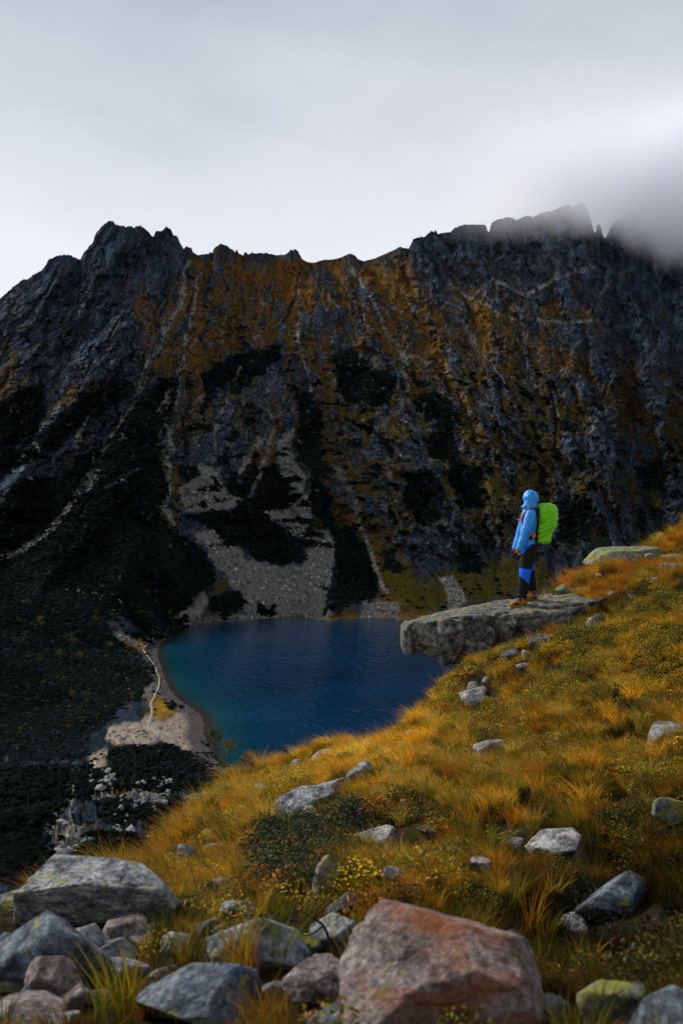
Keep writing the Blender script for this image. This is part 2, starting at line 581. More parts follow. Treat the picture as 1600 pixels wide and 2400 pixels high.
GRASS = [
    [(430, 600), (500, 600), (560, 612), (700, 606), (740, 617), (850, 613), (930, 590), (1000, 640), (965, 690), (1050, 735), (1150, 762), (1280, 800),
     (1290, 900), (1210, 905), (1110, 835), (1010, 800), (940, 745), (885, 690), (810, 650), (700, 690), (610, 690), (510, 655), (450, 680)],
    [(300, 640), (350, 600), (372, 680), (385, 745), (425, 800), (385, 880), (352, 860), (322, 740)],
    [(430, 680), (520, 660), (620, 700), (700, 770), (660, 800), (560, 820), (470, 860), (400, 900), (420, 800)],
    [(640, 660), (720, 640), (800, 650), (830, 720), (800, 800), (740, 830), (690, 760)],
    [(960, 810), (1100, 860), (1170, 930), (1140, 980), (1040, 900), (960, 860)],
    [(1240, 800), (1400, 830), (1420, 930), (1340, 1000), (1280, 960)],
    [(385, 1085), (430, 1090), (445, 1150), (412, 1232), (383, 1220), (375, 1150)],
    [(530, 1115), (615, 1005), (655, 1000), (655, 1060), (605, 1130), (585, 1110)],
    [(990, 1360), (1100, 1310), (1260, 1300), (1300, 1370), (1150, 1410), (960, 1445), (930, 1390)],
    [(785, 1090), (835, 1150), (890, 1245), (965, 1320), (1010, 1400), (960, 1445), (890, 1425), (870, 1340), (835, 1240), (790, 1150)],
    [(440, 1462), (480, 1440), (545, 1436), (545, 1452), (480, 1462), (400, 1480), (370, 1496), (355, 1520), (320, 1510), (345, 1488), (400, 1470)],
    [(300, 1500), (350, 1505), (362, 1530), (370, 1560), (384, 1605), (400, 1640), (436, 1660), (420, 1675), (375, 1680), (360, 1670), (376, 1620), (362, 1570), (345, 1540)],
    [(700, 1440), (800, 1425), (930, 1430), (940, 1450), (760, 1456)], [(500, 1370), (545, 1360), (540, 1395), (500, 1390)],
    [(150, 1255), (195, 1230), (195, 1250), (165, 1275)], [(230, 1255), (280, 1235), (285, 1250), (240, 1280)], [(20, 1310), (225, 1290), (230, 1310), (140, 1335), (30, 1325)],
    [(130, 920), (200, 890), (220, 930), (150, 1000), (90, 1040), (80, 1010)], [(0, 800), (40, 830), (60, 900), (0, 970)],
    [(245, 1815), (300, 1805), (375, 1820), (370, 1860), (300, 1875), (250, 1860)], [(140, 1830), (180, 1820), (210, 1870), (150, 1880)],
    [(205, 1930), (250, 1940), (250, 1990), (205, 1980)], [(120, 1540), (190, 1500), (190, 1540), (130, 1570)],
    [(185, 1630), (260, 1620), (255, 1660), (190, 1665)],
]
SCREE = [
    [(462, 1085), (520, 1100), (515, 1140), (560, 1132), (555, 1172), (525, 1200), (480, 1195), (450, 1210), (425, 1195), (415, 1150), (440, 1130), (465, 1120)],
    [(450, 1250), (500, 1245), (560, 1285), (590, 1315), (650, 1325), (705, 1330), (722, 1290), (742, 1255), (785, 1240), (780, 1300), (770, 1370),
     (755, 1428), (640, 1436), (575, 1432), (545, 1380), (515, 1340), (490, 1300)],
    [(655, 1022), (682, 1015), (692, 1080), (716, 1130), (732, 1200), (716, 1245), (660, 1228), (608, 1197), (662, 1196), (676, 1172), (658, 1110), (650, 1060)],
    [(640, 1230), (720, 1240), (735, 1270), (700, 1262)],
    [(745, 1130), (762, 1150), (768, 1205), (745, 1195)],
    [(1027, 1355), (1060, 1352), (1102, 1412), (1060, 1430)], [(850, 1400), (930, 1410), (930, 1440), (850, 1440)],
    [(400, 1390), (440, 1384), (482, 1388), (492, 1412), (462, 1438), (445, 1415)],
    [(150, 1385), (200, 1362), (240, 1385), (305, 1400), (295, 1425), (260, 1432), (215, 1408)], [(275, 1340), (330, 1345), (310, 1362)],
    [(555, 1435), (780, 1428), (760, 1446), (640, 1446), (560, 1452), (500, 1460)],
    [(300, 1620), (340, 1600), (372, 1605), (355, 1640), (310, 1640)], [(255, 1470), (320, 1490), (325, 1510), (270, 1500)],
    [(210, 1815), (250, 1800), (272, 1830), (240, 1862), (212, 1850)], [(310, 1850), (375, 1825), (410, 1830), (380, 1900), (270, 1905), (270, 1880)],
    [(425, 1855), (490, 1850), (500, 1875), (455, 1950), (430, 1930)], [(115, 1930), (200, 1930), (180, 1945), (120, 1945)], [(365, 1960), (430, 1965), (420, 1985), (370, 1975)],
    [(125, 2000), (210, 1975), (200, 2000), (140, 2030)],
]
SAND = [[(245, 1735), (250, 1708), (290, 1692), (330, 1690), (350, 1674), (372, 1684), (388, 1690), (430, 1664), (462, 1672), (472, 1700), (466, 1725), (485, 1766),
         (470, 1770), (400, 1745), (380, 1730), (330, 1745), (270, 1745)], [(205, 1775), (250, 1755), (255, 1770), (220, 1790)]]
GULLY = [([(445, 612), (430, 690), (400, 760), (370, 820), (330, 890), (310, 950), (285, 1000), (240, 1060), (165, 1190), (120, 1250), (0, 1310)], 7),
         ([(640, 885), (628, 950), (640, 1000), (625, 1060), (600, 1130), (580, 1160)], 8), ([(372, 958), (395, 1000), (405, 1060), (398, 1135)], 8),
         ([(790, 1090), (830, 1180), (860, 1270), (880, 1340), (905, 1385)], 8), ([(820, 625), (870, 690), (900, 770), (940, 830), (960, 900), (925, 970), (880, 1000)], 6),
         ([(1070, 715), (1110, 800), (1165, 870), (1185, 920)], 5), ([(560, 1125), (590, 1070), (612, 1030)], 12), ([(470, 640), (445, 760), (420, 860), (415, 960)], 5),
         ([(700, 690), (690, 780), (720, 870), (735, 920)], 5), ([(1205, 700), (1230, 800), (1250, 880)], 5), ([(560, 860), (520, 960), (500, 1080)], 5),
         ([(1160, 660), (1230, 690), (1340, 640), (1390, 620)], 6), ([(1230, 700), (1215, 740), (1330, 760), (1400, 750)], 7), ([(1050, 660), (1100, 690), (1170, 730), (1200, 745)], 5),
         ([(285, 1000), (240, 1060), (215, 1115), (180, 1160), (120, 1245), (40, 1295), (-20, 1312)], 10), ([(225, 960), (190, 1010), (180, 1045)], 7), ([(60, 1010), (95, 1060), (70, 1120)], 6),
         ([(215, 1062), (228, 1100), (205, 1150)], 8), ([(400, 1130), (385, 1190), (410, 1225)], 8), ([(170, 1820), (175, 1880), (165, 1930)], 5), ([(1400, 960), (1385, 1010)], 4)]
DARKG = [([(1235, 800), (1245, 870), (1285, 890), (1300, 960), (1300, 1060)], 5), ([(700, 640), (690, 700), (660, 760)], 5), ([(1085, 690), (1110, 760)], 4)]
PALE = [[(625, 865), (700, 880), (720, 960), (650, 990), (622, 930)], [(880, 935), (950, 930), (990, 1010), (900, 1050), (860, 1000)], [(480, 960), (590, 940), (560, 1070), (480, 1080)],
        [(840, 1000), (960, 1010), (930, 1100), (850, 1090)], [(840, 1130), (900, 1150), (960, 1280), (900, 1240)], [(0, 1080), (140, 1080), (100, 1140), (0, 1170)]]

n_big = fbm2(PX / 60, ROW / 45, 5, 5, .55)
n_mid = fbm2(PX / 17, ROW / 15, 11, 5, .6)
n_fine = fbm2(PX / 6.5, ROW / 6.0, 23, 3, .65)
# fall lines fan out from the crest: left flank runs down to the left, right flank down to the right
fs = np.interp(PX, [-500, 100, 300, 480, 640, 760, 900, 1050, 1250, 1500, 2100], [-.75, -.65, -.55, -.25, .0, .2, .42, .45, .34, .22, .1])
U = PX - fs * (ROW - 800) + 14 * n_big
streak = fbm2(U / 11, ROW / 110, 29, 4, .65)
streak2 = ridged2(U / 46, ROW / 260, 33, 3, .55) - .6
dark_streak = fbm2(U / 6, ROW / 34, 37, 3, .6)

# --- relief: along each sight line so that the traced layout stays put
Xw = X.copy(); Zw = Z.copy()
face = sstep(15, 110, Z) * sstep(600, 800, D)
rib = ridged2(U / 150 + .2 * n_big, ROW / 700, 41, 3, .5) - .62
rib2 = ridged2(U / 52 + .35 * n_mid, ROW / 150, 43, 4, .55) - .62
fu = U + 7 * n_mid + 3 * n_fine; fv = ROW + 7 * fbm2(PX / 17, ROW / 15, 19, 4, .6)
crag, cr_r = facet2(fu / 32, fv / 80, 47)
chip, ch_r = facet2(fu / 12, fv / 28 + PX / 90, 53)
chp2, c2_r = facet2(U / 5.5 + n_fine, ROW / 13, 59)
out_rock = .9 * rib + 1.0 * rib2 + .5 * crag          # >0 on ribs and crags

onface_ = sstep(1400, 1250, ROW)
pine = pm(PINE, 7, 1.4)
pine = pine * sstep(-.50, -.30, n_mid + .45 * n_fine + .35 * streak + .25 * (pine - 1) - .25 * out_rock * onface_)
rb = sstep(820, 900, ROW) * sstep(1330, 1250, ROW) * sstep(380, 480, PX) * (1 - .5 * sstep(1250, 1500, PX))
pine = np.maximum(pine, rb * sstep(.24, .36, fbm2(U / 28, ROW / 34, 91, 4, .5) + .10 * n_fine - .25 * out_rock))
g_prior = pm(GRASS, 22, 2.2)
gband = sstep(590, 640, ROW) * sstep(1180, 820, ROW) * sstep(300, 460, PX) * sstep(1560, 1250, PX)
gband = np.maximum(gband, .95 * sstep(780, 860, ROW) * sstep(1340, 1200, ROW) * sstep(640, 820, PX))
gn = n_big * .35 + streak * .75 + .32 * n_mid + .42 * n_fine - .70 * out_rock - .35 * (cr_r - .5) - .35 * (ch_r - .5)
up = sstep(1240, 1180, ROW)
gp = g_prior * (up * sstep(-.30, .06, gn) + (1 - up) * sstep(-.7, -.35, gn))
grass = np.clip(np.maximum(gp, gband * sstep(-.10, .22, gn)), 0, 1)
lowg = sstep(1560, 1600, ROW)
grass = np.maximum(grass, lowg * sstep(.25, .5, n_big + .4 * n_mid) * .7)
# thin crest rim and the high towers stay bare rock
tower = np.maximum(sstep(470, 430, PX) * sstep(690, 640, ROW), sstep(930, 1000, PX) * sstep(700, 640, ROW - .10 * (PX - 930)))
grass = grass * (1 - .9 * tower) * (1 - .85 * sstep(1380, 1480, PX) * sstep(900, 800, ROW))
scree = pm(SCREE, 6, 1.3) * sstep(-.70, -.42, n_mid + .35 * n_fine)
gully = lm(GULLY, 1.0) * sstep(-.45, .05, n_mid + .6 * n_fine)
gully = np.maximum(gully, .8 * face * sstep(.50, .62, streak2 + .30 * n_fine + .15 * n_mid) * sstep(640, 700, ROW) * sstep(1150, 1000, ROW) * sstep(1300, 1150, PX))
line = np.minimum(np.abs(vnoise2(U / 58 + .15 * n_mid, ROW / 330, 141)), np.abs(vnoise2(U / 37 + .2 * n_mid + 9, ROW / 240, 143)))
thin = sstep(.035, .010, line + .022 * n_fine) * face * sstep(650, 720, ROW) * sstep(1180, 1050, ROW) * sstep(1480, 1200, PX) * sstep(-.3, .25, n_big + .5 * n_mid)
gully = np.maximum(gully, .85 * thin)
sand = pm(SAND, 4, .8) * sstep(-.55, -.2, n_mid + .4 * n_fine + .5 * sstep(365, 400, PX))
darkg = lm(DARKG)
pale = pm(PALE, 18)
pine = pine * (1 - gully * .9) * (1 - sand)
scree = scree * (1 - pine * .9)
rock_noise = .30 * n_mid + .30 * n_fine +   .42 * dark_streak + .85 * (cr_r - .5) + 1.0 * (ch_r - .5) + .6 * (c2_r - .5)

soft_cover = np.clip(.9 * scree + .6 * grass + .6 * pine, 0, 1)
gl = np.maximum(gully, darkg)
topfade = 1 - .7 * sstep(60, 5, ROW - top)
delta = face * (-66 * rib * topfade - 18 * rib2 * (1 - .5 * soft_cover) * topfade - 14.0 * crag * topfade * (1 - .9 * soft_cover) - 6.0 * chip * (1 - .9 * soft_cover) - 2.2 * chp2 * (1 - .9 * soft_cover) + 8 * gl)
lows = (1 - face) * sstep(60, 130, D)
delta = delta + lows * sstep(2, 30, np.abs(Z)) * (3.0 * n_mid)
D2 = D + delta
sc = D2 / D
X = (PX - 800) / F * D2; Y = D2; Z = H + (Z - H) * sc
Z = Z + lows * sstep(0, 25, np.abs(Z)) * (1.6 * n_mid + .8 * n_fine) * np.clip(D / 200, .2, 1) * (1 - sand)
Z = Z + sstep(70, 130, D) * sstep(420, 300, D) * (PX < 620) * (4.5 * fbm2(X / 26, Y / 30, 661, 4) - 1.5)

# --- the lake: outline on the water plane
def w0(px, row):
    d = H * F / (row - 1200.0); return (px2x(px, d), d)
LAKE = [w0(*p) for p in [(2050, 1448), (1600, 1450), (1300, 1451), (1100, 1452), (941, 1452), (872, 1448), (803, 1449), (765, 1455), (730, 1447), (689, 1444),
                         (638, 1447), (587, 1452), (551, 1455), (490, 1463), (449, 1471), (412, 1484), (388, 1497), (374, 1512), (368, 1528), (374, 1552),
                         (386, 1588), (400, 1618), (422, 1639), (452, 1659), (474, 1676), (482, 1698), (480, 1722), (492, 1750), (512, 1782)]]
LAKE += [(-42, 420), (-12, 330), (25, 250), (120, 235), (300, 250), (500, 400)]
sd = sdist(X, Y, LAKE)
nearlake = sstep(60, 30, np.abs(sd)) * (D > 235)
zin = -np.clip(sd * .22, 0, 9)
zout = np.clip(-sd * .05, 0, 1.4) + .12 * n_fine * sstep(0, -4, sd) + .1
inl = sd > 0
t = sstep(0, 42, -sd)
flat = (D > 400) & (~inl)
so = np.clip(-sd - 5, 0, None)
land = np.minimum(np.where(so < 30, np.maximum(Z, zout), Z), np.maximum(zout, .1) + .75 * so + .015 * so * so)
Z = np.where(inl & (D > 225), np.minimum(zin, Z), np.where(flat, land, Z))

# --- albedo, with cloud shade painted into the right-hand wall
def C(*c): return np.array(c, float)
def lay(base, col, m): return base * (1 - m[..., None]) + col * m[..., None]
lum = np.exp(.80 * rock_noise + .5 * pale - .2)
rockc = C(.0255, .0365, .052) * lum[..., None]
rockc = lay(rockc, C(.038, .034, .029) * lum[..., None], sstep(.1, .5, fbm2(PX / 35, ROW / 30, 101, 3)) * .6)
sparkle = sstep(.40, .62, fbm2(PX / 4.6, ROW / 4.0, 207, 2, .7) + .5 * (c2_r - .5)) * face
rockc = lay(rockc, C(.22, .228, .24), sparkle * .6 * sstep(1500, 1250, PX) * (.45 + .55 * sstep(640, 760, ROW)))  # pale flecks fade out rightwards as part of the painted cloud shade
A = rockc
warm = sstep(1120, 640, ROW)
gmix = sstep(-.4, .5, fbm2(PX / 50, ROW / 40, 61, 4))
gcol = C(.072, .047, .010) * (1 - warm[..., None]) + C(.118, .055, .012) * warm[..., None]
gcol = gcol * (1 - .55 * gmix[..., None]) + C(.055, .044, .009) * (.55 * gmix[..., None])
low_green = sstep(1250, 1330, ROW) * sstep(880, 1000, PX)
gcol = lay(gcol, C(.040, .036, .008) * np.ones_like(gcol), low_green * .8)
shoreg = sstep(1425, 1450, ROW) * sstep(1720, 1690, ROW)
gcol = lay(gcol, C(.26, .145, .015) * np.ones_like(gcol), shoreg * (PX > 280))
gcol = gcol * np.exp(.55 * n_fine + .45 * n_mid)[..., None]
gcol = gcol * (1 - .45 * sstep(1150, 1500, PX) * face)[..., None]  # cloud shade painted into the grass colour on the right
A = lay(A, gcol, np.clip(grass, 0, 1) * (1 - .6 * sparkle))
scol = (C(.150, .141, .128) * np.exp(.55 * n_fine + .3 * n_mid)[..., None])
A = lay(A, scol, scree)
A = lay(A, C(.25, .232, .21) * np.exp(.6 * n_fine)[..., None], np.clip(gully, 0, 1) * .85)
A = lay(A, C(.016, .019, .026) * np.ones_like(A), darkg * .8)
A = lay(A, C(.0068, .0100, .0108) * np.exp(.3 * n_fine)[..., None], np.clip(pine, 0, 1))
A = lay(A, C(.25, .205, .165) * np.exp(.6 * n_fine + .5 * n_mid)[..., None], sand)
A = lay(A, C(.075, .066, .068) * np.exp(.6 * n_fine)[..., None], sstep(-13, -7, sd) * (Z > -6) * (PX < 560) * (D > 400))
A = np.clip(A, .004, .6)

# back of the ridge
back = []
for k, (dd, dz) in enumerate([(25, -25), (140, -130), (600, -520)]):
    back.append((X[-1] + 0 * cols, Y[-1] + dd, Z[-1] + dz))
NRR = NR0 + 3
Xa = np.vstack([X] + [b[0][None] for b in back]); Ya = np.vstack([Y] + [b[1][None] for b in back]); Za = np.vstack([Z] + [b[2][None] for b in back])
Ac = np.concatenate([A, np.repeat(A[-1:], 3, 0)], 0)


def terrain_material():
    m, nt, b = new_mat('mountain_ground')
    L = nt.links.new
    b.inputs['Roughness'].default_value = .9
    b.inputs['Specular IOR Level'].default_value = .0
    a = N(nt, 'ShaderNodeAttribute', attribute_name='cover')
    g = N(nt, 'ShaderNodeNewGeometry')
    n = N(nt, 'ShaderNodeTexNoise', inputs={'Scale': .45, 'Detail': 6.0, 'Roughness': .7})
    L(g.outputs['Position'], n.inputs['Vector'])
    r = ramp(nt, [(.3, (.45, .45, .45)), (.7, (1.6, 1.6, 1.6))])
    L(n.outputs['Fac'], r.inputs[0])
    mu = N(nt, 'ShaderNodeMix', data_type='RGBA', blend_type='MULTIPLY', inputs={0: 1.0})
    L(a.outputs['Color'], mu.inputs[6]); L(r.outputs[0], mu.inputs[7])
    L(mu.outputs[2], b.inputs['Base Color'])
    bp = N(nt, 'ShaderNodeBump', inputs={'Strength': .9, 'Distance': 1.6})
    L(n.outputs['Fac'], bp.inputs['Height']); L(bp.outputs[0], b.inputs['Normal'])
    return m


verts = np.stack([Xa.ravel(), Ya.ravel(), Za.ravel()], 1)
mountain = mesh_np('mountain', verts, grid_faces(NRR, NC), terrain_material())
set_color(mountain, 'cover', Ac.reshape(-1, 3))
tag(mountain, 'dark craggy mountain wall with rusty grass and grey scree above the lake', kind='structure')


def terr(px, row, dmin=60):
    """where the sight line through a photo pixel meets the terrain (nearest column, first crossing)"""
    c = int(np.argmin(np.abs(cols - px)))
    rr = 1200 + (H - Z[:, c]) / Y[:, c] * F
    best = None
    vis = 1e9
    for j in range(NR0):
        if Y[j, c] < dmin:
            continue
        if rr[j] < vis:
            if rr[j] <= row:
                return np.array([X[j, c], Y[j, c], Z[j, c]])
            vis = rr[j]
    return np.array([X[-1, c], Y[-1, c], Z[-1, c]])


# --- the water
def lake():
    lc = np.concatenate([np.arange(330, 1640, 6.0), np.linspace(1645, 2080, 30)])
    ld = H * F / (np.concatenate([np.arange(1441, 1800, 2.5), np.linspace(1802, 2340, 40)]) - 1200.0)
    LX = (lc[None] - 800) / F * ld[:, None]; LY = np.broadcast_to(ld[:, None], LX.shape)
    s = sdist(LX, LY, LAKE)
    fc = grid_faces(len(ld), len(lc))
    keep = (s.ravel()[fc] > -7).any(1)
    m, nt, b = new_mat('lake_water')
    L = nt.links.new
    a = N(nt, 'ShaderNodeAttribute', attribute_name='shallow')
    cr = ramp(nt, [(0.0, (.0004, .0215, .064)), (.35, (.0006, .035, .074)), (.72, (.004, .052, .066)), (.9, (.022, .034, .034)), (1.0, (.034, .030, .028))])
    L(a.outputs['Fac'], cr.inputs[0])
    g = N(nt, 'ShaderNodeNewGeometry')
    # slow patches where the wind touches the surface
    n0 = N(nt, 'ShaderNodeTexNoise', inputs={'Scale': .012, 'Detail': 3.0})
    L(g.outputs['Position'], n0.inputs['Vector'])
    d1 = N(nt, 'ShaderNodeVectorMath', operation='DOT_PRODUCT', inputs={1: (.230, .098, 0)})
    d2 = N(nt, 'ShaderNodeVectorMath', operation='DOT_PRODUCT', inputs={1: (-.023, .055, 0)})
    mp = N(nt, 'ShaderNodeCombineXYZ')
    L(g.outputs['Position'], d1.inputs[0]); L(g.outputs['Position'], d2.inputs[0])
    L(d1.outputs['Value'], mp.inputs[0]); L(d2.outputs['Value'], mp.inputs[1])
    n1 = N(nt, 'ShaderNodeTexNoise', inputs={'Scale': 1.0, 'Detail': 3.0, 'Roughness': .55, 'Distortion': .4})
    L(mp.outputs[0], n1.inputs['Vector'])
    r2 = ramp(nt, [(.3, (.6, .6, .62)), (.7, (1.3, 1.3, 1.28))])
    L(n0.outputs['Fac'], r2.inputs[0])
    mu = N(nt, 'ShaderNodeMix', data_type='RGBA', blend_type='MULTIPLY', inputs={0: .6})
    L(cr.outputs[0], mu.inputs[6]); L(r2.outputs[0], mu.inputs[7])
    L(mu.outputs[2], b.inputs['Base Color'])
    bp = N(nt, 'ShaderNodeBump', inputs={'Strength': 1.0, 'Distance': 1.1})
    L(n1.outputs['Fac'], bp.inputs['Height']); L(bp.outputs[0], b.inputs['Normal'])
    b.inputs['Roughness'].default_value = .07
    b.inputs['IOR'].default_value = 1.33
    b.inputs['Specular IOR Level'].default_value = .42
    b.inputs['Specular Tint'].default_value = (.22, .55, .9, 1)
    o = mesh_np('lake', np.stack([LX.ravel(), LY.ravel(), np.full(LX.size, 0.02)], 1), fc[keep], m)
    left = np.clip((130 - LX) / 200, .25, 1)
    sh = np.exp(-np.clip(s, 0, 999) / 34.0) * left * .78 + .35 * np.exp(-np.clip(s, 0, 999) / 7.0) * left
    at_ = o.data.attributes.new('shallow', 'FLOAT', 'POINT')
    at_.data.foreach_set('value', np.clip(sh, 0, 1).ravel().astype(np.float32))
    tag(o, 'deep blue rippled mountain lake, teal along its stony left shore', kind='structure')
    return o


lake()

# ------------------------------------------------------------------ the near hillside
GP = [  # px, row, distance of points on the turf
    (0, 2400, 3.3), (300, 2400, 3.2), (600, 2400, 3.1), (900, 2400, 3.0), (1200, 2400, 2.9), (1600, 2400, 2.7), (2000, 2350, 2.7),
    (-100, 2260, 4.4), (0, 2250, 4.4), (350, 2280, 4.0), (700, 2260, 4.0), (1050, 2260, 3.9), (1400, 2230, 3.8), (1600, 2200, 3.7),
    (0, 2140, 5.8), (250, 2160, 5.3), (500, 2130, 5.4), (800, 2100, 5.3), (1100, 2060, 5.3), (1400, 2030, 5.1), (1600, 2000, 5.0), (1900, 1950, 5.0),
    (400, 2050, 7.2), (600, 2000, 7.4), (900, 1950, 7.1), (1200, 1930, 6.7), (1600, 1850, 6.4), (1900, 1760, 6.4),
    (440, 1985, 9.0), (600, 1900, 10.0), (800, 1880, 9.2), (1100, 1830, 8.8), (1400, 1770, 8.4), (1600, 1720, 8.2),
    (500, 1890, 11.8), (600, 1835, 13.0), (800, 1790, 12.8), (1000, 1725, 12.0), (1200, 1660, 11.7), (1400, 1600, 11.2), (1600, 1560, 10.8), (1900, 1480, 11),
    (600, 1800, 15.0), (740, 1770, 15.3), (930, 1728, 14.4), (1020, 1640, 14.3), (1090, 1580, 14.3), (1200, 1535, 13.8), (1400, 1465, 14.0), (1600, 1410, 13.7), (1900, 1300, 14),
    (1310, 1410, 16.8), (1340, 1365, 18.0), (1450, 1335, 19.0), (1600, 1250, 21.0), (1600, 1330, 17.0), (1900, 1120, 22)]
gp = np.array([at(*p) for p in GP])
gx, gy, gz = gp[:, 0], gp[:, 1], gp[:, 2] - H


def tps(r2): return np.where(r2 > 1e-9, .5 * r2 * np.log(np.maximum(r2, 1e-9)), 0)


_n = len(gp)
K = tps((gx[:, None] - gx) ** 2 + (gy[:, None] - gy) ** 2) + 0.02 * np.eye(_n)
P = np.stack([np.ones(_n), gx, gy], 1)
Mx = np.block([[K, P], [P.T, np.zeros((3, 3))]])
SOL = np.linalg.solve(Mx, np.concatenate([gz, np.zeros(3)]))
EDGE = [(-30, -6), (-8, 1.0), (-3.6, 4.2), (-2.25, 6.3), (-1.62, 7.6), (-1.42, 9.4), (-1.50, 12.2), (-1.34, 15.1), (-.4, 15.7), (.80, 14.8), (1.40, 14.6), (1.78, 14.7),
        (2.6, 15.3), (3.75, 17.2), (4.6, 18.6), (5.6, 20.2), (7.4, 21.8), (11.8, 25), (30, 40)]
EPOLY = EDGE + [(60, 40), (60, -40), (-30, -40)]


HOLLOW = [(1.12, 4.75, .30, .42), (1.0, 3.95, .22, .30), (1.75, 5.6, .26, .5), (2.55, 14.6, .40, .40), (3.15, 14.55, .25, .3), (-.35, 7.6, .14, .5), (2.3, 8.6, .22, .5)]


def zg(x, y, bumps=True):
    x = np.asarray(x, float); y = np.asarray(y, float)
    sh = x.shape; x = x.ravel(); y = y.ravel()
    out = np.zeros(x.shape)
    xc = np.clip(x, -6, 14); yc = np.clip(y, 1.2, 26)
    for k in range(0, len(x), 20000):
        a = slice(k, k + 20000)
        out[a] = tps((xc[a, None] - gx) ** 2 + (yc[a, None] - gy) ** 2) @ SOL[:_n] + SOL[_n] + SOL[_n + 1] * xc[a] + SOL[_n + 2] * yc[a]
    s = -sdist(x, y, EPOLY)                       # metres beyond the brow
    q = np.clip(s + .25, 0, None)
    lim = np.clip(q, 0, 1.2)
    out = out - np.where(q < 1.2, .42 * q * q, .42 * 1.44 + 1.0 * (q - 1.2))
    out = np.where(s > 4, np.minimum(out, -3.0 - .95 * (s - 1)), out)
    if bumps:
        far_ = sstep(3.0, 7.0, y)
        out = out + (.05 + .04 * far_) * fbm2(x / .55, y / .55, 301, 3) + (.08 + .12 * far_) * fbm2(x / 1.9, y / 1.9, 311, 2) + .07 * far_ * (ridged2(x / 1.1, y / 1.1, 321, 2) - .6)
        for hx, hy, hd, hr in HOLLOW:
            out = out - hd * np.exp(-((x - hx) ** 2 + (y - hy) ** 2) / (2 * hr * hr))
    return (out + H).reshape(sh)


def hit(px, row):
    d = np.arange(1.6, 30, .02)
    z = zg(px2x(px, d), d)
    k = np.nonzero(row2z(row, d) <= z)[0]
    k = k[0] if len(k) else len(d) - 1
    return np.array([px2x(px, d[k]), d[k], z[k]])


gc = np.concatenate([np.linspace(-500, -10, 40)[:-1], np.arange(-10, 1611, 5.5), np.linspace(1615, 2200, 40)])
gd = np.concatenate([np.linspace(.6, 2.0, 16)[:-1], np.exp(np.linspace(np.log(2.0), np.log(26), 300)), np.linspace(27, 46, 20)])
GX = (gc[None] - 800) / F * gd[:, None]; GY = np.broadcast_to(gd[:, None], GX.shape)
GZ = zg(GX, GY)


def soil_material():
    m, nt, b = new_mat('turf_soil')
    L = nt.links.new
    g = N(nt, 'ShaderNodeNewGeometry')
    n = N(nt, 'ShaderNodeTexNoise', inputs={'Scale': 3.0, 'Detail': 8.0, 'Roughness': .7})
    L(g.outputs['Position'], n.inputs['Vector'])
    r = ramp(nt, [(.3, (.008, .007, .005)), (.5, (.022, .016, .008)), (.62, (.036, .030, .009)), (.8, (.075, .045, .013))])
    L(n.outputs['Fac'], r.inputs[0]); L(r.outputs[0], b.inputs['Base Color'])
    n2 = N(nt, 'ShaderNodeTexNoise', inputs={'Scale': 26.0, 'Detail': 5.0})
    L(g.outputs['Position'], n2.inputs['Vector'])
    bp = N(nt, 'ShaderNodeBump', inputs={'Strength': 1.0, 'Distance': .03})
    L(n2.outputs['Fac'], bp.inputs['Height']); L(bp.outputs[0], b.inputs['Normal'])
    b.inputs['Roughness'].default_value = .95
    b.inputs['Specular IOR Level'].default_value = .05
    return m


hill = mesh_np('hillside', np.stack([GX.ravel(), GY.ravel(), GZ.ravel()], 1), grid_faces(len(gd), len(gc)), soil_material())
tag(hill, 'steep turf hillside in the foreground above the lake', kind='structure')

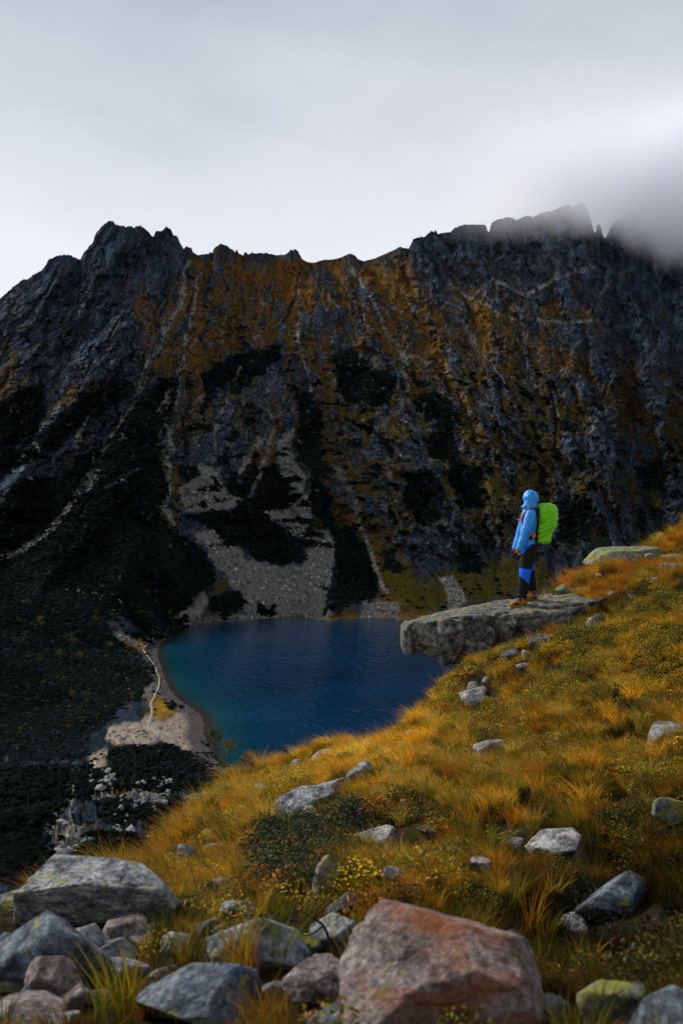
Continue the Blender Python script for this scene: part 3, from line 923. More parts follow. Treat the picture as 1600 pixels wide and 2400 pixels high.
# ------------------------------------------------------------------ boulders on the hillside
def rock_material(name, base, light, dark, lichen=.35, lich_col=(.33, .32, .03), rust=0.0, scale=1.0, up=0.0, rust_col=(.30, .075, .018)):
    m, nt, b = new_mat(name)
    L = nt.links.new
    tc = N(nt, 'ShaderNodeNewGeometry')
    o = N(nt, 'ShaderNodeObjectInfo')
    n1 = N(nt, 'ShaderNodeTexNoise', inputs={'Scale': 8.0 * scale, 'Detail': 9.0, 'Roughness': .72})
    n2 = N(nt, 'ShaderNodeTexNoise', inputs={'Scale': 42.0 * scale, 'Detail': 4.0, 'Roughness': .75})
    n3 = N(nt, 'ShaderNodeTexNoise', inputs={'Scale': 9.0 * scale, 'Detail': 7.0, 'Roughness': .68, 'Distortion': .3})
    n4 = N(nt, 'ShaderNodeTexNoise', inputs={'Scale': 17.0 * scale, 'Detail': 6.0, 'Roughness': .8})
    for n in (n1, n2, n3, n4):
        L(tc.outputs['Position'], n.inputs['Vector'])
    r1 = ramp(nt, [(.34, dark), (.46, base), (.60, light)])
    L(n1.outputs['Fac'], r1.inputs[0])
    r2 = ramp(nt, [(.34, (.28, .28, .30)), (.5, (1, 1, 1)), (.66, (1.75, 1.75, 1.7))])
    L(n2.outputs['Fac'], r2.inputs[0])
    mu = N(nt, 'ShaderNodeMix', data_type='RGBA', blend_type='MULTIPLY', inputs={0: .85})
    L(r1.outputs[0], mu.inputs[6]); L(r2.outputs[0], mu.inputs[7])
    # black crustose lichen speckle
    r4 = ramp(nt, [(.52, (0, 0, 0)), (.60, (1, 1, 1))])
    L(n4.outputs['Fac'], r4.inputs[0])
    m4 = N(nt, 'ShaderNodeMath', operation='MULTIPLY', inputs={1: .62}); L(r4.outputs[0], m4.inputs[0])
    k = N(nt, 'ShaderNodeMix', data_type='RGBA', inputs={7: tuple(dark) + (1,)})
    L(m4.outputs[0], k.inputs[0]); L(mu.outputs[2], k.inputs[6])
    last = k
    if lichen > 0:
        r3 = ramp(nt, [(.60 - .16 * lichen, (0, 0, 0)), (.66 - .14 * lichen, (1, 1, 1))])
        L(n3.outputs['Fac'], r3.inputs[0])
        fac = r3.outputs[0]
        if up > 0:
            s = N(nt, 'ShaderNodeSeparateXYZ'); L(tc.outputs['Normal'], s.inputs[0])
            mr = N(nt, 'ShaderNodeMapRange', inputs={1: .2, 2: .75}); L(s.outputs['Z'], mr.inputs[0])
            mm = N(nt, 'ShaderNodeMath', operation='MULTIPLY'); L(mr.outputs[0], mm.inputs[0]); L(fac, mm.inputs[1])
            fac = mm.outputs[0]
        m2 = N(nt, 'ShaderNodeMath', operation='MULTIPLY', inputs={1: .8}); L(fac, m2.inputs[0])
        mx = N(nt, 'ShaderNodeMix', data_type='RGBA', inputs={7: tuple(lich_col) + (1,)})
        L(m2.outputs[0], mx.inputs[0]); L(last.outputs[2], mx.inputs[6])
        last = mx
    if rust > 0:
        n5 = N(nt, 'ShaderNodeTexNoise', inputs={'Scale': 4.0 * scale, 'Detail': 7.0, 'Roughness': .7})
        mp = N(nt, 'ShaderNodeMapping', inputs={'Scale': (.6, .6, 2.2), 'Location': (3.1, 1.7, 0)})
        L(tc.outputs['Position'], mp.inputs[0]); L(mp.outputs[0], n5.inputs['Vector'])
        r5 = ramp(nt, [(.55 - .2 * rust, (0, 0, 0)), (.72 - .15 * rust, (1, 1, 1))]); L(n5.outputs['Fac'], r5.inputs[0])
        m5 = N(nt, 'ShaderNodeMath', operation='MULTIPLY', inputs={1: .8}); L(r5.outputs[0], m5.inputs[0])
        mx = N(nt, 'ShaderNodeMix', data_type='RGBA', inputs={7: tuple(rust_col) + (1,)})
        L(m5.outputs[0], mx.inputs[0]); L(last.outputs[2], mx.inputs[6])
        last = mx
    L(last.outputs[2], b.inputs['Base Color'])
    ad = N(nt, 'ShaderNodeMath', operation='ADD'); L(n1.outputs['Fac'], ad.inputs[0])
    m6 = N(nt, 'ShaderNodeMath', operation='MULTIPLY', inputs={1: .25}); L(n2.outputs['Fac'], m6.inputs[0]); L(m6.outputs[0], ad.inputs[1])
    bp = N(nt, 'ShaderNodeBump', inputs={'Strength': 1.0, 'Distance': .05 / scale})
    L(ad.outputs[0], bp.inputs['Height']); L(bp.outputs[0], b.inputs['Normal'])
    b.inputs['Roughness'].default_value = .88
    b.inputs['Specular IOR Level'].default_value = .18
    return m


RM = {
    'grey': rock_material('grey_granite', (.17, .18, .192), (.40, .41, .42), (.032, .036, .042), .22),
    'blue': rock_material('slate_grey_granite', (.095, .118, .150), (.22, .26, .30), (.022, .028, .036), .14),
    'pink': rock_material('pinkish_granite', (.22, .18, .168), (.42, .36, .335), (.055, .042, .040), .10, (.30, .19, .06)),
    'pale': rock_material('pale_granite', (.27, .265, .255), (.46, .45, .43), (.085, .08, .075), .12),
    'white': rock_material('white_granite', (.46, .45, .43), (.68, .66, .63), (.12, .11, .10), .0),
    'lichen': rock_material('lichen_granite', (.125, .13, .125), (.25, .255, .24), (.022, .024, .024), .72, (.30, .30, .035)),
    'slab': rock_material('overhang_granite', (.095, .094, .092), (.25, .245, .235), (.014, .014, .014), .40, (.33, .30, .03), up=1.0),
    'rust': rock_material('rusty_granite', (.20, .155, .140), (.38, .32, .30), (.045, .036, .034), .10, (.26, .22, .04), rust=.52, rust_col=(.30, .090, .022)),
    'dark': rock_material('dark_granite', (.055, .060, .070), (.115, .12, .13), (.014, .015, .018), .15),  # much darker tone than the other granites
}

_ico = {}


def ico(sub):
    if sub not in _ico:
        bm = bmesh.new()
        bmesh.ops.create_icosphere(bm, subdivisions=sub, radius=1.0)
        v = np.array([x.co[:] for x in bm.verts]); f = np.array([[q.index for q in p.verts] for p in bm.faces])
        bm.free(); _ico[sub] = (v, f)
    return _ico[sub]


def rock_mesh(seed, size, sub=5, planes=13, noise=.05, sharp=120.0, boxy=.5, cuts=None):
    """angular boulder: the volume cut out by random planes, worn along the edges, roughened"""
    r = np.random.default_rng(seed)
    v, f = ico(sub)
    n = r.normal(size=(planes, 3)); n /= np.linalg.norm(n, axis=1)[:, None]
    dist = r.uniform(.58, .92, planes)
    Q, _r = np.linalg.qr(r.normal(size=(3, 3)) * .42 + np.eye(3))
    ax = np.concatenate([Q, -Q]) + r.normal(size=(6, 3)) * .22
    ax /= np.linalg.norm(ax, axis=1)[:, None]
    n = np.concatenate([n, ax]); dist = np.concatenate([dist, r.uniform(boxy, boxy + .22, 6)])
    if cuts is not None:
        cc = np.array(cuts, float)
        cn = cc[:, :3] / np.linalg.norm(cc[:, :3], axis=1)[:, None]
        n = np.concatenate([n[:planes], cn]); dist = np.concatenate([np.maximum(dist[:planes], .80), cc[:, 3]])
    c = v @ n.T
    inv = np.maximum(c, 1e-3) / dist
    rad = 1.0 / (np.sum(inv ** sharp, axis=1) ** (1.0 / sharp))
    if sub >= 4:                     # chips knocked off the faces and edges
        kk = 7
        ud = r.normal(size=(kk, 3)); ud /= np.linalg.norm(ud, axis=1)[:, None]
        ru = 1.0 / (np.sum((np.maximum(ud @ n.T, 1e-3) / dist) ** sharp, axis=1) ** (1.0 / sharp))
        cn2 = ud + r.normal(size=(kk, 3)) * .45; cn2 /= np.linalg.norm(cn2, axis=1)[:, None]
        cd = ru * np.sum(ud * cn2, axis=1) * r.uniform(.84, .97, kk)
        inv2 = np.maximum(v @ cn2.T, 1e-3) / cd
        rad = np.minimum(rad, 1.0 / inv2.max(1))
    p = v * rad[:, None]
    o = r.uniform(0, 50, 3)
    p = p + v * (noise * .8 * fbm3(p * 1.9 + o, seed, 3, .5) + noise * .6 * fbm3(p * 9 + o, seed + 2, 3, .6))[:, None]
    crack = np.abs(fbm3(p * 1.7 + o + 9, seed + 5, 3, .5))
    p = p - v * (.025 * sstep(.05, .0, crack))[:, None]
    p = p / (p.max(0) - p.min(0))            # unit box
    p = p - .5 * (p.max(0) + p.min(0))
    return p * np.asarray(size), f


ROCKS = []          # footprints kept clear of grass: x, y, rx, ry
LABELS = {}


def boulder(px, rtop, rbot, wpx, mat, label, seed, depth=None, sink=.30, dy=.8, tilt=(0, 0, 0), sub=5, planes=7, noise=.05, name='boulder', group=None, dz=0.0, d=None, boxy=.64, cat='boulder', cuts=None):
    """px: middle column; rtop/rbot: rows of its top and of where the turf meets its front; wpx: width in the photo"""
    if d is None:
        h_ = hit(px, rbot); d = h_[1]
    wd = wpx / F * d
    dep = wd * dy
    ht = max(row2z(rtop, d + dep * .35) - row2z(rbot, d), .22 * wd)
    full = ht / (1 - sink)
    cx = px2x(px, d + dep * .35); zc = row2z(rbot, d) - full * sink + full / 2 + dz
    sub = 6 if wpx >= 320 else 5 if wpx >= 90 else 4 if wpx >= 28 else 3
    p, f = rock_mesh(seed, (wd * 1.03, dep, full), sub, planes, noise, boxy=boxy, cuts=cuts)
    if any(tilt):
        R = np.array(Matrix.Rotation(math.radians(tilt[2]), 3, 'Z') @ Matrix.Rotation(math.radians(tilt[1]), 3, 'Y') @ Matrix.Rotation(math.radians(tilt[0]), 3, 'X'))
        p = p @ R.T
    o = mesh_np(name, p, f, RM[mat])
    o.location = (cx, d + dep * .35, zc)
    tag(o, label, cat, group)
    ROCKS.append((cx, d + dep * .35, wd * .5, dep * .5))
    return o


# the overhanging slab the hiker stands on: lofted along its length
def overhang():
    F_ = [  # px, front-top row, back-top row, front-bottom row, front distance, thickness of the nose in depth
        (938, 1474, 1466, 1500, 15.55, .55), (948, 1466, 1455, 1527, 15.40, .75), (975, 1463, 1447, 1531, 15.28, .9), (1004, 1460, 1439, 1534, 15.2, 1.0),
        (1045, 1452, 1430, 1550, 15.12, 1.05), (1086, 1445, 1421, 1558, 15.05, 1.05), (1127, 1446, 1413, 1557, 15.0, 1.1), (1152, 1450, 1409, 1552, 15.02, 1.1),
        (1170, 1441, 1406, 1545, 15.16, 1.0), (1208, 1436, 1401, 1530, 15.10, 1.05), (1250, 1435, 1396, 1520, 15.0, 1.15), (1290, 1433, 1393, 1505, 14.95, 1.25),
        (1330, 1429, 1391, 1500, 14.95, 1.3), (1356, 1425, 1392, 1495, 15.0, 1.3), (1390, 1412, 1395, 1480, 15.1, 1.25), (1412, 1405, 1399, 1465, 15.3, 1.0), (1420, 1412, 1404, 1440, 15.5, .6)]
    a = np.array(F_, float)
    xs = np.linspace(938, 1420, 150)
    q = np.stack([np.interp(xs, a[:, 0], a[:, k]) for k in range(6)], 1)
    M = 96
    V = []
    for px, ft, bt, fb, d, th in q:
        zt = row2z(ft, d); zb = row2z(fb, d)
        db = d + th; zbt = row2z(bt, db); zbb = row2z(fb, d) + .25 * (zt - zb)
        ring = [(d, zt), (db, zbt), (db + .05, zbb + .1), (d + .75 * th, row2z(fb - 4, d + .75 * th)), (d + .34, row2z(fb, d + .34)), (d + .12, .35 * zt + .65 * zb), (d - .02, .72 * zt + .28 * zb)]
        ring = np.array(ring + [ring[0]])
        seg = np.linalg.norm(np.diff(ring, axis=0), axis=1); s = np.concatenate([[0], np.cumsum(seg)])
        u = np.linspace(0, s[-1], M, endpoint=False)
        yy = np.interp(u, s, ring[:, 0]); zz = np.interp(u, s, ring[:, 1])
        for _ in range(1):
            yy = .5 * yy + .25 * (np.roll(yy, 1) + np.roll(yy, -1)); zz = .5 * zz + .25 * (np.roll(zz, 1) + np.roll(zz, -1))
        V.append(np.stack([px2x(px, yy), yy, zz], 1))
    V = np.array(V)                      # n x M x 3
    n = len(V)
    P = V.reshape(-1, 3)
    cen = V.mean(1, keepdims=True).repeat(M, 1).reshape(-1, 3)
    dirn = P - cen; dirn[:, 0] = 0; dirn /= np.linalg.norm(dirn, axis=1)[:, None] + 1e-6
    top_ = dirn[:, 2] > .55
    disp = .085 * fbm3(P * 2.3, 5, 4, .55) + .04 * fbm3(P * 7, 9, 4, .65) + .17 * facet2(P[:, 0] / .38, P[:, 2] / .26 + P[:, 1] / .6, 13)[0] * (dirn[:, 2] < .55) + .05 * facet2(P[:, 0] / .5, P[:, 1] / .4, 15)[0] * (dirn[:, 2] >= .55)
    disp = np.where(top_, disp * .45, disp)
    # the crack that parts the lower front block from the slab above
    xp = 800 + P[:, 0] / P[:, 1] * F; rp = 1200 + (H - P[:, 2]) / P[:, 1] * F
    cr = seg_dist(xp + 4 * fbm3(P * 5, 3, 2), rp, [(1060, 1446), (1120, 1452), (1158, 1462), (1168, 1500), (1160, 1540)], False)
    disp = disp - np.where(top_, 0, .09 * sstep(6, 0, cr))
    P = P + dirn * disp[:, None]
    fc = []
    for i in range(n - 1):
        for j in range(M):
            fc.append((i * M + j, i * M + (j + 1) % M, (i + 1) * M + (j + 1) % M, (i + 1) * M + j))
    fc = np.array(fc)[:, ::-1]
    P = np.concatenate([P, V[0].mean(0)[None], V[-1].mean(0)[None]])
    caps = [(n * M, j, (j + 1) % M) for j in range(M)] + [(n * M + 1, (n - 1) * M + (j + 1) % M, (n - 1) * M + j) for j in range(M)]
    o = mesh_np('overhanging_slab', P, [tuple(x) for x in fc.tolist()] + caps, RM['slab'])
    tag(o, 'long grey lichen-spotted slab jutting over the lake under the hiker', 'boulder')
    ROCKS.append((px2x(1300, 15.5), 15.55, .75, .55)); ROCKS.append((px2x(1120, 15.5), 15.55, .85, .5))
    return o


slab = overhang()
# near left: the broken outcrop
B = boulder
B(240, 1996, 2172, 385, 'grey', 'largest grey boulder of the broken outcrop at the lower left', 11, dy=.7, planes=8, sink=.22,
  cuts=[(-.42, -.30, .86, .44), (.22, -.62, .76, .50), (.95, -.25, .20, .82), (-.55, -.80, -.25, .66), (.3, -.92, -.25, .66), (0, 1, .1, .75), (0, 0, -1, .8), (.60, .2, .78, .70)])
B(110, 2150, 2335, 290, 'blue', 'greenish grey slab sloping under the largest boulder at the left edge', 12, dy=.9, tilt=(-20, -24, 0), sub=6, planes=8, sink=.3)
B(200, 2165, 2260, 150, 'grey', 'angular lichen-flecked block wedged between the two left slabs', 13, dy=.9, tilt=(0, 15, 20), sink=.25)
B(128, 2240, 2355, 135, 'pink', 'pinkish boulder leaning on the slab at the lower left', 14, dy=.9, tilt=(0, 10, 15), sink=.2, planes=10)
B(178, 2310, 2380, 80, 'pink', 'small brownish stone beside the pinkish boulder', 15, dy=1, sink=.3)
B(60, 2345, 2410, 190, 'pink', 'flat brownish stone cut off by the lower left corner', 16, dy=.9, sink=.3)
B(300, 2150, 2215, 120, 'pink', 'brown block under the front of the largest left boulder', 17, dy=.8, sink=.25)
B(365, 2120, 2170, 85, 'pale', 'pale wedge-shaped stone at the right end of the left outcrop', 18, dy=.8, tilt=(0, -12, 0), sink=.2)
B(411, 2186, 2240, 72, 'pale', 'pale pyramid-shaped stone alone in the grass right of the left outcrop', 19, dy=.9, sink=.25)
B(432, 2108, 2160, 62, 'dark', 'thin dark stone tilted on edge beside the left outcrop', 20, dy=.5, tilt=(0, -28, 0), sink=.2)
B(40, 2095, 2135, 115, 'lichen', 'low green lichen stone at the left edge behind the outcrop', 21, dy=.9, sink=.35)
B(88, 2076, 2096, 34, 'grey', 'small grey stone behind the lichen stone at the left edge', 22, sink=.3, sub=4)
B(22, 2190, 2235, 110, 'blue', 'slate grey block at the left edge, above the sloping slab', 23, dy=.8, tilt=(0, -15, 0), sink=.3)
for k, (px_, rt, rb_, wd_, mt, lb) in enumerate([(20, 2290, 2330, 70, 'grey', 'small grey stone at the left edge below the sloping slab'), (255, 2235, 2275, 70, 'blue', 'slate grey stone right of the pinkish boulder at the lower left'),
                                             (215, 2270, 2310, 60, 'grey', 'small grey stone tucked against the pinkish boulder'), (235, 2320, 2352, 50, 'pink', 'small pinkish stone low in the lower left outcrop'),
                                             (335, 2190, 2222, 48, 'grey', 'small grey stone between the brown block and the pale pyramid stone'),
                                             (150, 2375, 2410, 80, 'grey', 'grey stone at the bottom edge near the left corner'), (250, 2385, 2415, 60, 'blue', 'small slate stone at the bottom edge left of the slate-blue boulder')]):
    B(px_, rt, rb_, wd_, mt, lb, 260 + k, sink=.3, sub=4)
for k, (px_, rt, rb_, wd_, mt, lb) in enumerate([
        (300, 2245, 2300, 95, 'grey', 'angular grey block right of the lower left slabs, in dark grass'), (385, 2260, 2300, 70, 'pink', 'low brown stone in the grass above the slate-blue boulder'),
        (560, 2110, 2150, 90, 'grey', 'flat grey stone behind the speckled grey boulder'), (670, 2225, 2275, 85, 'grey', 'angular grey stone at the right foot of the speckled boulder'),
        (640, 2300, 2350, 80, 'pale', 'pale angular stone between the speckled and slate-blue boulders'), (850, 2215, 2270, 80, 'grey', 'grey stone at the upper left foot of the rusty boulder'),
        (715, 2190, 2240, 70, 'blue', 'slate wedge between the speckled boulder and the slanted stone'), (1190, 2180, 2230, 80, 'dark', 'dark stone in shade at the right of the rusty boulder'),
        (1290, 2330, 2400, 120, 'grey', 'grey stone right of the rusty boulder at the bottom'), (1120, 2010, 2045, 60, 'pink', 'low brown stone in grass above the rusty boulder, right of the small pale one'),
        (520, 2060, 2090, 50, 'grey', 'small grey stone in yellow grass below the lower brow'), (1010, 1935, 1962, 70, 'dark', 'dark stone in the bare earth patch mid-slope'),
        (1270, 1486, 1522, 64, 'dark', 'dark broken stone in the hollow under the slab'), (1198, 1516, 1545, 52, 'dark', 'dark block under the middle of the slab'),
        (60, 2255, 2320, 190, 'lichen', 'greenish slab at the left edge below the slate grey slab'), (330, 2170, 2215, 90, 'pink', 'brown stone under the pale wedge of the left outcrop'),
        (265, 2205, 2262, 110, 'grey', 'grey block between the two big slabs of the left outcrop'), (90, 2320, 2372, 120, 'blue', 'slate stone low at the left edge under the greenish slab')]):
    B(px_, rt, rb_, wd_, mt, lb, 360 + k, sink=.28)
# near middle
B(604, 2138, 2285, 250, 'grey', 'rounded speckled grey boulder in the bottom middle', 31, dy=.8, sub=6, planes=9, sink=.28, boxy=.62)
B(450, 2275, 2430, 330, 'blue', 'big blurred slate-blue boulder at the bottom edge', 32, dy=.7, sub=6, tilt=(0, -8, 0), sink=.3)
B(1035, 2150, 2430, 500, 'rust', 'large boulder with rusty orange lichen in the bottom middle', 236, dy=.8, sub=6, planes=9, sink=.2, noise=.045,
  cuts=[(-.22, -.55, .82, .44), (-.66, -.25, .72, .56), (.93, -.15, .36, .66), (.10, -.92, -.30, .66), (0, 1, .1, .75), (0, 0, -1, .8), (.45, -.45, .80, .53), (-.95, 0, -.1, .85)])
B(745, 2250, 2370, 150, 'pink', 'pale pink boulder against the left side of the rusty boulder', 34, dy=.9, sink=.25, tilt=(0, -20, 0))
B(800, 2330, 2430, 205, 'blue', 'pale blue-grey stone cut off by the bottom edge in the middle', 35, dy=.7, sink=.3, tilt=(0, -12, 0))
B(790, 2140, 2240, 130, 'grey', 'slanted grey stone left of the rusty boulder under dry twigs', 36, dy=.8, sink=.25, tilt=(0, -30, 0))
B(488, 2148, 2190, 60, 'dark', 'small dark stone between the pale pyramid stone and the speckled boulder', 37, sink=.3)
B(515, 2160, 2195, 40, 'pink', 'small tan stone left of the speckled grey boulder', 38, sink=.3)
B(510, 2275, 2310, 70, 'pale', 'flat pale stone in front of the speckled grey boulder', 39, sink=.35)
B(765, 2003, 2095, 62, 'pale', 'upright curved stone inside the dark shrub patch', 40, dy=.6, sink=.2, tilt=(0, 22, 0))
B(800, 2105, 2150, 90, 'blue', 'slate grey wedge above the slanted stone in the middle', 48, sink=.3, tilt=(0, -25, 0))
B(920, 2028, 2076, 50, 'pale', 'small pale boulder in the grass above the rusty boulder', 41, sink=.25)
B(1300, 1946, 2012, 135, 'white', 'white split boulder seen through grass on the right', 42, dy=.8, sink=.25, boxy=.6)
B(1205, 1962, 1990, 55, 'pale', 'low pale stone at the left of the white boulder', 43, sink=.3)
B(1445, 2040, 2150, 195, 'blue', 'dark blue-grey boulder in shadowy grass at the right', 44, dy=.8, sink=.3, tilt=(10, 15, 0))
B(1335, 2142, 2185, 75, 'pale', 'small mottled stone below the dark boulder on the right', 45, sink=.3)
B(1440, 2300, 2395, 170, 'lichen', 'olive brown stone half buried near the bottom right corner', 46, sink=.35, tilt=(0, -15, 0))
B(1560, 2320, 2440, 190, 'blue', 'dark slate stone in the bottom right corner', 47, sink=.3, tilt=(0, -25, 0))
B(1575, 1862, 1935, 95, 'lichen', 'grey lichen boulder cut off by the right edge, in dark grass', 49, sink=.25)
B(1570, 1692, 1745, 130, 'grey', 'grey boulder cut off by the right edge, above the dark hollow', 50, sink=.25, tilt=(0, -12, 0))
# the slope in the middle
B(880, 1942, 1978, 108, 'pale', 'flat pale stone above the dark shrub patch', 60, sink=.35)
B(705, 1850, 1925, 175, 'grey', 'long grey slab lying up the sunny slope', 61, dy=.5, sink=.25, tilt=(0, -22, 0), boxy=.6, planes=8)
B(770, 1833, 1875, 100, 'grey', 'upper end piece of the long grey slab on the slope', 69, dy=.5, sink=.3, tilt=(0, -22, 0))
B(842, 1792, 1830, 70, 'grey', 'grey slab end showing through golden grass above the long slab', 62, dy=.5, sink=.3, tilt=(0, -25, 0))
B(727, 1888, 1922, 46, 'pale', 'square pale stone resting against the long grey slab', 63, sink=.2)
B(620, 1836, 1868, 46, 'grey', 'rough grey boulder near the brow of the sunny slope', 64, sink=.25)
B(659, 1823, 1843, 26, 'pale', 'small pale cube-like stone on the sunny slope', 65, sink=.15, sub=4)
B(650, 1841, 1853, 24, 'pale', 'small flat stone under the pale cube-like stone', 66, sink=.2, sub=4)
B(588, 1880, 1895, 26, 'pale', 'small pale stone below the rough grey boulder', 67, sink=.2, sub=4)
B(752, 1756, 1792, 70, 'pale', 'knobbly pale outcrop on the brow against the water', 68, sink=.2)
B(793, 1765, 1785, 34, 'pale', 'small pale block at the right of the knobbly outcrop', 70, sink=.2, sub=4)
B(692, 1779, 1802, 28, 'grey', 'small grey stone on the brow left of the knobbly outcrop', 71, sink=.25, sub=4)
B(438, 1975, 2045, 62, 'grey', 'steep dark rock face at the lower brow on the left', 72, dy=.6, sink=.2, tilt=(0, -35, 0))
B(502, 1972, 2018, 72, 'grey', 'grey stone in orange shrubs at the lower brow', 73, sink=.25, tilt=(0, -15, 0))
B(492, 1944, 1960, 40, 'pale', 'flat pale stone at the edge of the brow above the dark face', 74, sink=.3, sub=4)
B(1152, 1735, 1778, 95, 'pink', 'weathered rock sunk in the grass in the middle of the slope', 75, sink=.4, tilt=(0, -15, 0))
B(936, 1756, 1770, 26, 'white', 'small white stone near the brow in golden grass', 76, sink=.25, sub=4)
B(962, 1712, 1730, 30, 'pale', 'pale stone on the brow, cut against the water', 77, sink=.25, sub=4)
B(950, 1870, 1905, 32, 'pink', 'narrow brown stone in dry grass in the middle', 78, sink=.3, sub=4)
# below and beside the overhanging slab
B(1112, 1612, 1655, 66, 'pale', 'largest pale boulder in the cluster below the overhanging slab', 80, sink=.2, tilt=(0, -25, 0))
B(1110, 1596, 1622, 34, 'pale', 'pale boulder behind the largest one below the slab', 81, sink=.2, sub=4)
B(1142, 1586, 1602, 26, 'grey', 'small grey stone at the top of the cluster below the slab', 82, sink=.2, sub=4)
B(1140, 1630, 1648, 32, 'lichen', 'small lichen stone right of the largest pale boulder', 83, sink=.25, sub=4)
B(1170, 1634, 1648, 28, 'blue', 'small slate stone at the right of the boulder cluster', 84, sink=.25, sub=4)
B(1230, 1553, 1564, 46, 'blue', 'thin flat stone below the overhanging slab', 85, sink=.3, sub=4)
B(1236, 1524, 1543, 28, 'grey', 'grey stone in the dark hollow under the slab', 86, sink=.2, sub=4)
B(1388, 1446, 1482, 34, 'grey', 'narrow stone propping the right end of the slab', 87, sink=.2, sub=4)
B(1405, 1436, 1470, 40, 'dark', 'dark stone under the right end of the slab', 88, sink=.2, sub=4)
B(1322, 1370, 1396, 46, 'lichen', 'lichen-covered boulder just behind the slab, left one', 89, d=16.6, sink=.25)
B(1368, 1377, 1398, 34, 'lichen', 'smaller mossy boulder just behind the slab, right one', 90, d=16.5, sink=.25, sub=4)
B(1436, 1383, 1412, 50, 'lichen', 'rounded boulder at the right end of the slab', 91, d=15.6, sink=.2)
B(1482, 1392, 1402, 22, 'grey', 'small grey stone right of the rounded boulder', 92, sink=.25, sub=4)
B(1462, 1281, 1334, 190, 'lichen', 'long flat-topped lichen boulder on the skyline above the slab', 93, d=18.6, dy=.7, sink=.3, planes=8, sub=6,
  cuts=[(-.08, -.10, 1, .40), (0, -.9, .45, .62), (-.85, -.2, .5, .72), (.9, 0, .3, .85), (0, 1, .1, .8), (0, 0, -1, .8), (-.5, -.8, 0, .8)])
B(1520, 1296, 1306, 20, 'pale', 'tiny pale stone on the end of the flat-topped boulder', 94, d=18.2, sink=.2, sub=4)
B(1402, 1343, 1352, 18, 'white', 'tiny white stone in orange grass above the slab', 95, sink=.2, sub=4)
B(1410, 1361, 1368, 18, 'pale', 'tiny pale stone just above the rounded boulder', 96, sink=.2, sub=4)
B(1578, 1320, 1336, 70, 'grey', 'flat grey stone at the right edge below the flat-topped boulder', 97, sink=.3, sub=4)
B(1535, 1352, 1368, 42, 'pink', 'brownish flat stone in orange grass near the right edge', 98, sink=.3, sub=4)
B(1580, 1298, 1315, 60, 'lichen', 'dark lichen stone at the right edge beside the flat-topped boulder', 99, sink=.3, sub=4)

# ------------------------------------------------------------------ turf, sedge and bilberry on the hillside
def blades(seed, n, h, spread, droop, width, lean=(0, 0), seg=4, hvar=.35):
    """a tuft: n curved tapering blades, one mesh"""
    r = np.random.default_rng(seed)
    V, Fc, S = [], [], []
    for i in range(n):
        a = r.uniform(0, 2 * np.pi); rad = spread * np.sqrt(r.uniform())
        bx, by = rad * np.cos(a), rad * np.sin(a)
        hh = h * (1 - hvar * r.uniform()); a2 = a + r.normal() * .7
        out = droop * hh * r.uniform(.25, 1.0)
        dx, dy = np.cos(a2) * out + lean[0] * hh, np.sin(a2) * out + lean[1] * hh
        tw = r.uniform(0, np.pi)
        wx_, wy_ = np.cos(tw) * width * .5, np.sin(tw) * width * .5
        kink = r.uniform(1.4, 2.6); drop = r.uniform(0, .35) * droop
        sh = r.uniform(.65, 1.25)
        b0 = len(V)
        for k in range(seg + 1):
            t = k / seg
            c = (bx + dx * t ** kink, by + dy * t ** kink, hh * (t - drop * t ** 3) - .03 * (k == 0))
            wv = 1 - t ** 1.6
            col = np.array([.80, .80, .62]) * (1 - t) + np.array([1.1, 1.02, .95]) * t
            if k < seg:
                V.append((c[0] - wx_ * wv, c[1] - wy_ * wv, c[2])); V.append((c[0] + wx_ * wv, c[1] + wy_ * wv, c[2]))
                S += [col * sh, col * sh]
            else:
                V.append(c); S.append(col * sh)
        for k in range(seg - 1):
            q = b0 + 2 * k
            Fc.append((q, q + 1, q + 3, q + 2))
        q = b0 + 2 * (seg - 1)
        Fc.append((q, q + 1, q + 2))
    return np.array(V), Fc, np.array(S)


def leaves(seed, n, rad, h, size, stems=14, red=.0):
    """a low shrub: wiry stems and small oval leaves through its volume"""
    r = np.random.default_rng(seed)
    V, Fc, S = [], [], []
    for i in range(stems):
        a = r.uniform(0, 6.283); rr = rad * r.uniform(.2, .9); hh = h * r.uniform(.6, 1)
        b0 = len(V); w_ = .0022
        V += [(rr * .3 * np.cos(a) - w_, rr * .3 * np.sin(a), -.02), (rr * .3 * np.cos(a) + w_, rr * .3 * np.sin(a), -.02), (rr * np.cos(a), rr * np.sin(a), hh)]
        S += [np.array([.35, .28, .2])] * 3
        Fc.append((b0, b0 + 1, b0 + 2))
    for i in range(n):
        a = r.uniform(0, 6.283); q = np.sqrt(r.uniform()); 
        z = h * (1 - .55 * q * q) * r.uniform(.35, 1.05)
        c = np.array([rad * q * np.cos(a), rad * q * np.sin(a), z])
        u = r.normal(size=3); u[2] = abs(u[2]) * .5; u /= np.linalg.norm(u)
        nn = r.normal(size=3) * .8 + np.array([0, 0, 1.0]); v = np.cross(nn, u); v /= np.linalg.norm(v) + 1e-6
        L_ = size * r.uniform(.6, 1.3); W_ = L_ * .33
        b0 = len(V)
        V += [c, c + u * L_ * .5 + v * W_, c + u * L_, c + u * L_ * .5 - v * W_]
        sh = r.uniform(.45, 1.25)
        col = np.array([1, 1, 1.]) * sh
        if r.uniform() < red:
            col = np.array([1.1, .38, .4]) * sh
        elif r.uniform() < .25:
            col = np.array([.5, .75, .8]) * sh
        S += [col] * 4
        Fc.append((b0, b0 + 1, b0 + 2, b0 + 3))
    return np.array(V), Fc, np.array(S)


def proto(name, data, mat):
    V, Fc, S = data
    o = mesh_np(name, V, Fc, mat, smooth=False, link=False)
    set_color(o, 'shade', np.clip(S, 0, 2))
    return o


